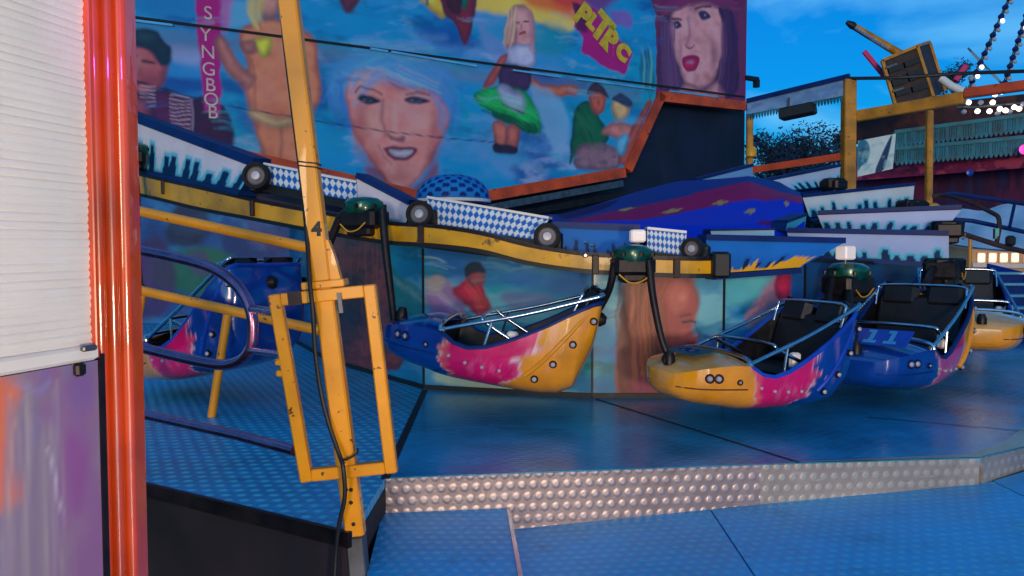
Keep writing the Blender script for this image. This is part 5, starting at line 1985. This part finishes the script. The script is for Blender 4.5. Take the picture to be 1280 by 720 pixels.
def booth():
    th = new_thing('fairground_booth', 'long maroon fairground booth with teal fringed awnings at the right edge', 'booth', at(1200, 250, 28))

    def band(name, l0, r0, r1, l1, d, cols, th_=.2, noise=None, seed=1):
        G, A, B = quad_grid([at(1066, l0, d + 2), at(1330, r0, d - 2), at(1330, r1, d - 2), at(1066, l1, d + 2)], 150, 18)
        p = Paint(A, B)
        p.base(cols[0])
        for i, c in enumerate(cols[1:]):
            p.noise(c, 22, 3, .48 + .04 * i, .6 + .05 * i, .9, seed + 9 * i)
        return slab_grid(name, G, Vector((0, th_, 0)), p.C, M['board'], th, (30, 20, 40))
    band('front_wall', 186, 160, 330, 330, 29, [(58, 22, 62), (44, 18, 60), (96, 26, 70), (30, 40, 90)])
    band('upper_canopy', 141, 112, 160, 178, 28.4, [(70, 44, 50), (52, 34, 46), (96, 52, 48)], .8)
    band('lettered_band', 186, 152, 182, 214, 27.8, [(140, 44, 80), (170, 70, 70), (70, 30, 80), (40, 110, 120)])
    band('lower_band', 204, 184, 206, 226, 27.6, [(120, 30, 76), (80, 24, 70), (170, 60, 90)])
    for (l, r, n, s) in ((165, 142, 70, 1), (186, 172, 70, 2)):
        b = MB()
        A, B = at(1118, l, 27.4), at(1330, r - 5, 25.4)
        w = (B - A).normalized()
        for k in range(n):
            q = A.lerp(B, (k + .5) / n)
            h = .42 + .1 * (k % 2)
            b.prism([q - w * .06, q + w * .06, q + w * .05 - UPZ * h, q - UPZ * (h + .06), q - w * .05 - UPZ * h], (0, .04, 0))
        b.bar(A, B, .12, .1)
        b.build('awning_fringe', M['teal'], th)
    MB().lathe(at(1279, 187, 25.6), (0, -1, 0), [(.12, 0), (.15, .03), (.06, .06)], 16).build('pink_lamp_disc', mat('lit_pink_lamp', (255, 60, 150), .4, 0, .05, 5, emit=.8), th)
    MB().lathe(at(1212, 216, 26.8), (0, -1, 0), [(.1, 0), (.12, .03), (.05, .05)], 14).build('blue_lamp_disc', M['blue'], th)


booth()


def poster():
    G, A, B = quad_grid([at(1073, 176, 23.6), at(1120, 167, 23.4), at(1116, 211, 23.4), at(1072, 221, 23.6)], 60, 60)
    p = Paint(A, B)
    p.base((214, 226, 222))
    p.poly([(.0, .2), (.0, .95), (.2, .98), (.32, .7), (.25, .35), (.1, .28)], (30, 120, 150), .02)
    p.blob(.14, .66, .16, .2, (16, 70, 110), .9)
    p.poly([(.5, .0), (.62, .4), (.9, 1.0), (.82, .3), (.72, .02)], (20, 60, 100), .02)
    p.noise((150, 190, 190), 5, 5, .5, .7, .7, 3)
    o = slab_grid('wall_poster', G, Vector((0, .04, 0)), p.C, M['board'], None, (200, 210, 210))
    tag(o, 'white sheet with teal shapes hanging right of the thick yellow post', 'poster')


poster()


def tree(label, px, d, ytop, w, seed):
    rnd = random.Random(seed)
    base = at(px, 300, d)
    base.z = -.95
    top = at(px, ytop, d).z
    th = new_thing('distant_tree', label, 'tree', base, 'trees beyond the fairground')
    h = top + .95
    t = MB()
    t.tube([base, base + Vector((.1, 0, h * .35)), base + Vector((-.1, .1, h * .6)), base + Vector((.15, 0, h * .9))], [.28, .22, .15, .04], 8)
    for k in range(9):
        a = rnd.uniform(0, 2 * PI)
        s = base + UPZ * h * rnd.uniform(.3, .7)
        e = s + Vector((math.cos(a), math.sin(a), .6)) * w * rnd.uniform(.5, .9)
        t.tube([s, (s + e) / 2 + UPZ * .3, e], [.10, .07, .02], 6)
    t.build('trunk', M['bark'], th)
    v, f = [], []
    for k in range(44):
        a, rr_ = rnd.uniform(0, 2 * PI), w * math.sqrt(rnd.random())
        zz = rnd.uniform(.28, 1.0)
        c = base + Vector((math.cos(a) * rr_ * (1.15 - zz * .7), math.sin(a) * rr_ * (1.15 - zz * .7), zz * h - .3))
        R_ = rnd.uniform(.35, .75) * w * .42
        for i in range(170):
            u = Vector((rnd.gauss(0, 1), rnd.gauss(0, 1), rnd.gauss(0, .8)))
            q = c + u * R_ * .6
            x = Vector((rnd.uniform(-1, 1), rnd.uniform(-1, 1), rnd.uniform(-1, 1))).normalized()
            y = x.orthogonal().normalized()
            s = rnd.uniform(.05, .12)
            n = len(v)
            v += [q - x * s - y * s * .5, q + x * s - y * s * .5, q + x * s + y * s * .5, q - x * s + y * s * .5]
            f.append((n, n + 1, n + 2, n + 3))
    link_mesh('crown', v, f, M['leaf'], th)


tree('bushy dark tree beyond the fairground, just right of the navy tarpaulin', 960, 46, 170, 3.0, 1)
tree('tallest dark tree beyond the fairground, left of the thick yellow post', 1012, 50, 160, 3.6, 2)
tree('small dark tree top seen between the yellow post and the fringed fascia', 1046, 54, 160, 2.6, 3)
tree('low dark tree beyond the fairground, between its two bushier neighbours', 986, 52, 176, 3.4, 7)
tree('dusky tree top showing behind the tilted brown cab', 1185, 60, 78, 2.6, 4)


def right_side():
    G, A, B = quad_grid([at(1160, 266, 21), at(1330, 244, 21), at(1330, 312, 14.5), at(1160, 300, 14.5)], 40, 20)
    for j, row in enumerate(G):
        for i, q in enumerate(row):
            q.z += .05 * math.sin(i * .5) * math.sin(j * .25) - .08 * math.sin(PI * i / 39)
    th = new_thing('awning_roof', 'pale blue white canvas awning roof at the right edge behind the railings', 'awning', at(1240, 300, 17))
    link_mesh('canvas', [q for r in G for q in r] + [q - UPZ * .04 for r in G for q in r], grid_faces(40, 20) + [tuple(reversed(x)) for x in grid_faces(40, 20, 800)], M['tent'], th, None, True)
    for i in (0, 39):
        for j in (0, 19):
            q = G[j][i]
            MB().tube([q - UPZ * .05, Vector((q.x, q.y, -.95))], .04, 8).build('support_pole', M['grey'], th, True)
    # warm lit snack house further off
    th = new_thing('lit_house', 'warm cream lit low house with added glowing windows below the pale awning', 'house', at(1262, 335, 23))
    a, b = at(1215, 312, 23), at(1340, 318, 23)
    zt, zb = at(1250, 304, 23).z, -.95
    MB().prism([Vector((a.x, a.y, zb)), Vector((b.x, b.y, zb)), Vector((b.x, b.y, zt)), Vector((a.x, a.y, zt))], (0, 4, 0)).build('wall', M['house'], th)
    MB().prism([Vector((a.x - .3, a.y - .4, zt + .005)), Vector((b.x + .3, b.y - .4, zt + .005)), Vector((b.x + .3, b.y - .4, zt + .14)), Vector((a.x - .3, a.y - .4, zt + .14))], (0, 5, 0)).build('roof', M['house'], th)
    lit = mat('added_warm_glow', (255, 196, 140), .4, 0, .1, 4, emit=1.3)  # glowing panes added to give the house its warm light
    for x in (1226, 1240, 1254, 1268, 1284):
        q = at(x, 322, 22.97)
        w = MB()
        w.box(q, .24, .06, .3)
        f = w.build('added_window', M['white'], th)
        MB().box(q + Vector((0, -.035, 0)), .18, .03, .22).build('added_glow_pane', lit if x != 1264 else M['glass'], f)
    MB().bar(at(1215, 331, 22.9), at(1340, 334, 22.9), .12, .1).build('sill_band', M['white'], th)
    # railing
    th = new_thing('tube_railing', 'brown and navy tube railing in front of the pale awning', 'railing', at(1247, 300, 12.5))
    MB().tube(smooth_path([at(1165, 246, 13.5), at(1180, 244, 13.4), at(1210, 252, 13.0), at(1240, 266, 12.6), at(1248, 272, 12.5), at(1249, 285, 12.5), at(1246, 303, 12.5)], 4), .035, 8).build('top_tube', M['brown'], th, True)
    MB().tube([at(1180, 243, 13.5), at(1192, 242, 13.5), at(1310, 259, 12.8)], .035, 8).build('upper_wire', M['navytrim'], th, True)
    MB().tube([at(1190, 274, 13.0), at(1215, 276, 13.0), at(1310, 296, 12.3)], .035, 8).build('middle_wire', M['navytrim'], th, True)
    MB().tube([at(1190, 288, 12.7), at(1246, 306, 12.4), at(1310, 322, 12.2)], .04, 8).build('lower_tube', M['brown'], th, True)
    for x, y, d in ((1213, 297, 12.6), (1297, 255, 12.6)):
        q = at(x, y, d)
        MB().tube([q, Vector((q.x, q.y, 0))], .03, 8).build('post', M['brownpost'], th, True)
    MB().tube([at(1268, 256, 12.9), at(1262, 284, 12.6)], .025, 8).build('brace', M['navytrim'], th, True)
    MB().box(at(1245, 292, 12.45), .06, .06, .16).build('clamp', M['bolt'], th)
    MB().box(at(1263, 305, 12.3) + UPZ * .05, .14, .1, .16, None, .03).build('tube_joint', M['black'], th)
    # steps and ramp panel
    th = new_thing('side_steps', 'blue metal steps leading up from the deck at the right edge', 'steps', Vector((7.2, 10.8, 0)))
    for k in range(6):
        y = 10.75 + .3 * k
        z = .155 * (k + 1)
        MB().box((7.35, y + .17, z - .02), 1.5, .34, .04, None, .006).build('tread', M['deck_plain'], th)
        MB().box((7.35, y + .02, z - .10), 1.46, .02, .11).build('step_riser', M['navytrim'], th)
        MB().box((7.35, y - .004, z - .018), 1.5, .02, .03).build('nosing', M['strip'], th)
    b = MB()
    b.prism([at(1234, 329, 12.9), at(1330, 352, 11.6), Vector((at(1330, 352, 11.6).x, 11.6, .02)), Vector((at(1234, 329, 12.9).x, 12.9, .02))], (.05, .1, 0))
    o = b.build('ramp_panel', M['blue'])
    tag(o, 'plain blue side panel above the steps at the right edge', 'side panel')


right_side()

# ------------------------------------------------------------------ light
w = bpy.data.worlds.new('World')
SC.world = w
w.use_nodes = True
nt = w.node_tree
N, L = nt.nodes, nt.links
bg = N['Background']
sky = N.new('ShaderNodeTexSky')
sky.sky_type = 'NISHITA'
sky.sun_disc = False
SUN_EL, SUN_AZ = R(4), R(188)
sky.sun_elevation = SUN_EL
sky.sun_rotation = SUN_AZ
sky.air_density = 1.0
sky.dust_density = 0.5
sky.ozone_density = 4.0
tint = N.new('ShaderNodeMixRGB')
tint.blend_type = 'MULTIPLY'
tint.inputs['Fac'].default_value = 1
tint.inputs['Color2'].default_value = (0.03, 0.86, 1.32, 1)
L.new(sky.outputs['Color'], tint.inputs['Color1'])
tc = N.new('ShaderNodeTexCoord')
mp = N.new('ShaderNodeMapping')
mp.inputs['Scale'].default_value = (2.0, 2.0, 5.0)
L.new(tc.outputs['Generated'], mp.inputs['Vector'])
nz = N.new('ShaderNodeTexNoise')
nz.inputs['Scale'].default_value = 1.5
nz.inputs['Detail'].default_value = 7
nz.inputs['Distortion'].default_value = .4
L.new(mp.outputs['Vector'], nz.inputs['Vector'])
rp = N.new('ShaderNodeValToRGB')
rp.color_ramp.elements[0].position = 0.46
rp.color_ramp.elements[1].position = 0.70
L.new(nz.outputs['Fac'], rp.inputs['Fac'])
cl = N.new('ShaderNodeMixRGB')
cl.inputs['Color2'].default_value = (0.9, 2.9, 4.7, 1)
L.new(rp.outputs['Color'], cl.inputs['Fac'])
L.new(tint.outputs['Color'], cl.inputs['Color1'])
L.new(cl.outputs['Color'], bg.inputs['Color'])
bg.inputs['Strength'].default_value = 0.1

sd = bpy.data.lights.new('sun', 'SUN')
sd.energy = 0.5
sd.angle = R(14)
sd.color = (1.0, 0.72, 0.52)
so = bpy.data.objects.new('sun', sd)
COL.objects.link(so)
dv = Vector((math.sin(SUN_AZ) * math.cos(SUN_EL), math.cos(SUN_AZ) * math.cos(SUN_EL), math.sin(SUN_EL)))
so.rotation_euler = (-dv).to_track_quat('-Z', 'Y').to_euler()


def lamp(name, loc, power, color, size):
    d = bpy.data.lights.new(name, 'POINT')
    d.energy = power
    d.color = color
    d.shadow_soft_size = size
    o = bpy.data.objects.new(name, d)
    COL.objects.link(o)
    o.location = loc
    return o


# fairground lamps that throw the warm and magenta light seen on the kiosk, post and riser
lamp('fairground_lamp', (1.6, -1.6, .75), 310, (1.0, 0.72, 0.46), .25)
md = bpy.data.lights.new('magenta_lamp', 'SPOT')
md.energy = 40
md.color = (1.0, 0.08, 0.85)
md.spot_size = R(7.5)
md.spot_blend = .8
md.shadow_soft_size = .07
mo = bpy.data.objects.new('magenta_lamp', md)
COL.objects.link(mo)
mo.location = (0.9, -0.5, 2.5)
mo.rotation_euler = (Vector((-1.13, 2.3, 1.86)) - mo.location).to_track_quat('-Z', 'Y').to_euler()

cam = bpy.data.cameras.new('camera')
cam.sensor_width = 36
cam.lens = 36 * 1000 / 1280
cam.clip_start = .05
cam.clip_end = 3000
co = bpy.data.objects.new('camera', cam)
COL.objects.link(co)
co.location = CAM
co.rotation_euler = (PI / 2 - TH, 0, 0)
SC.camera = co
SC.view_settings.view_transform = 'Standard'
SC.view_settings.look = 'None'
SC.view_settings.gamma = 1
SC.view_settings.exposure = 1.22
SC.view_settings.use_curve_mapping = False
SC.render.engine = 'CYCLES'
SC.cycles.max_bounces = 6
SC.cycles.use_denoising = True
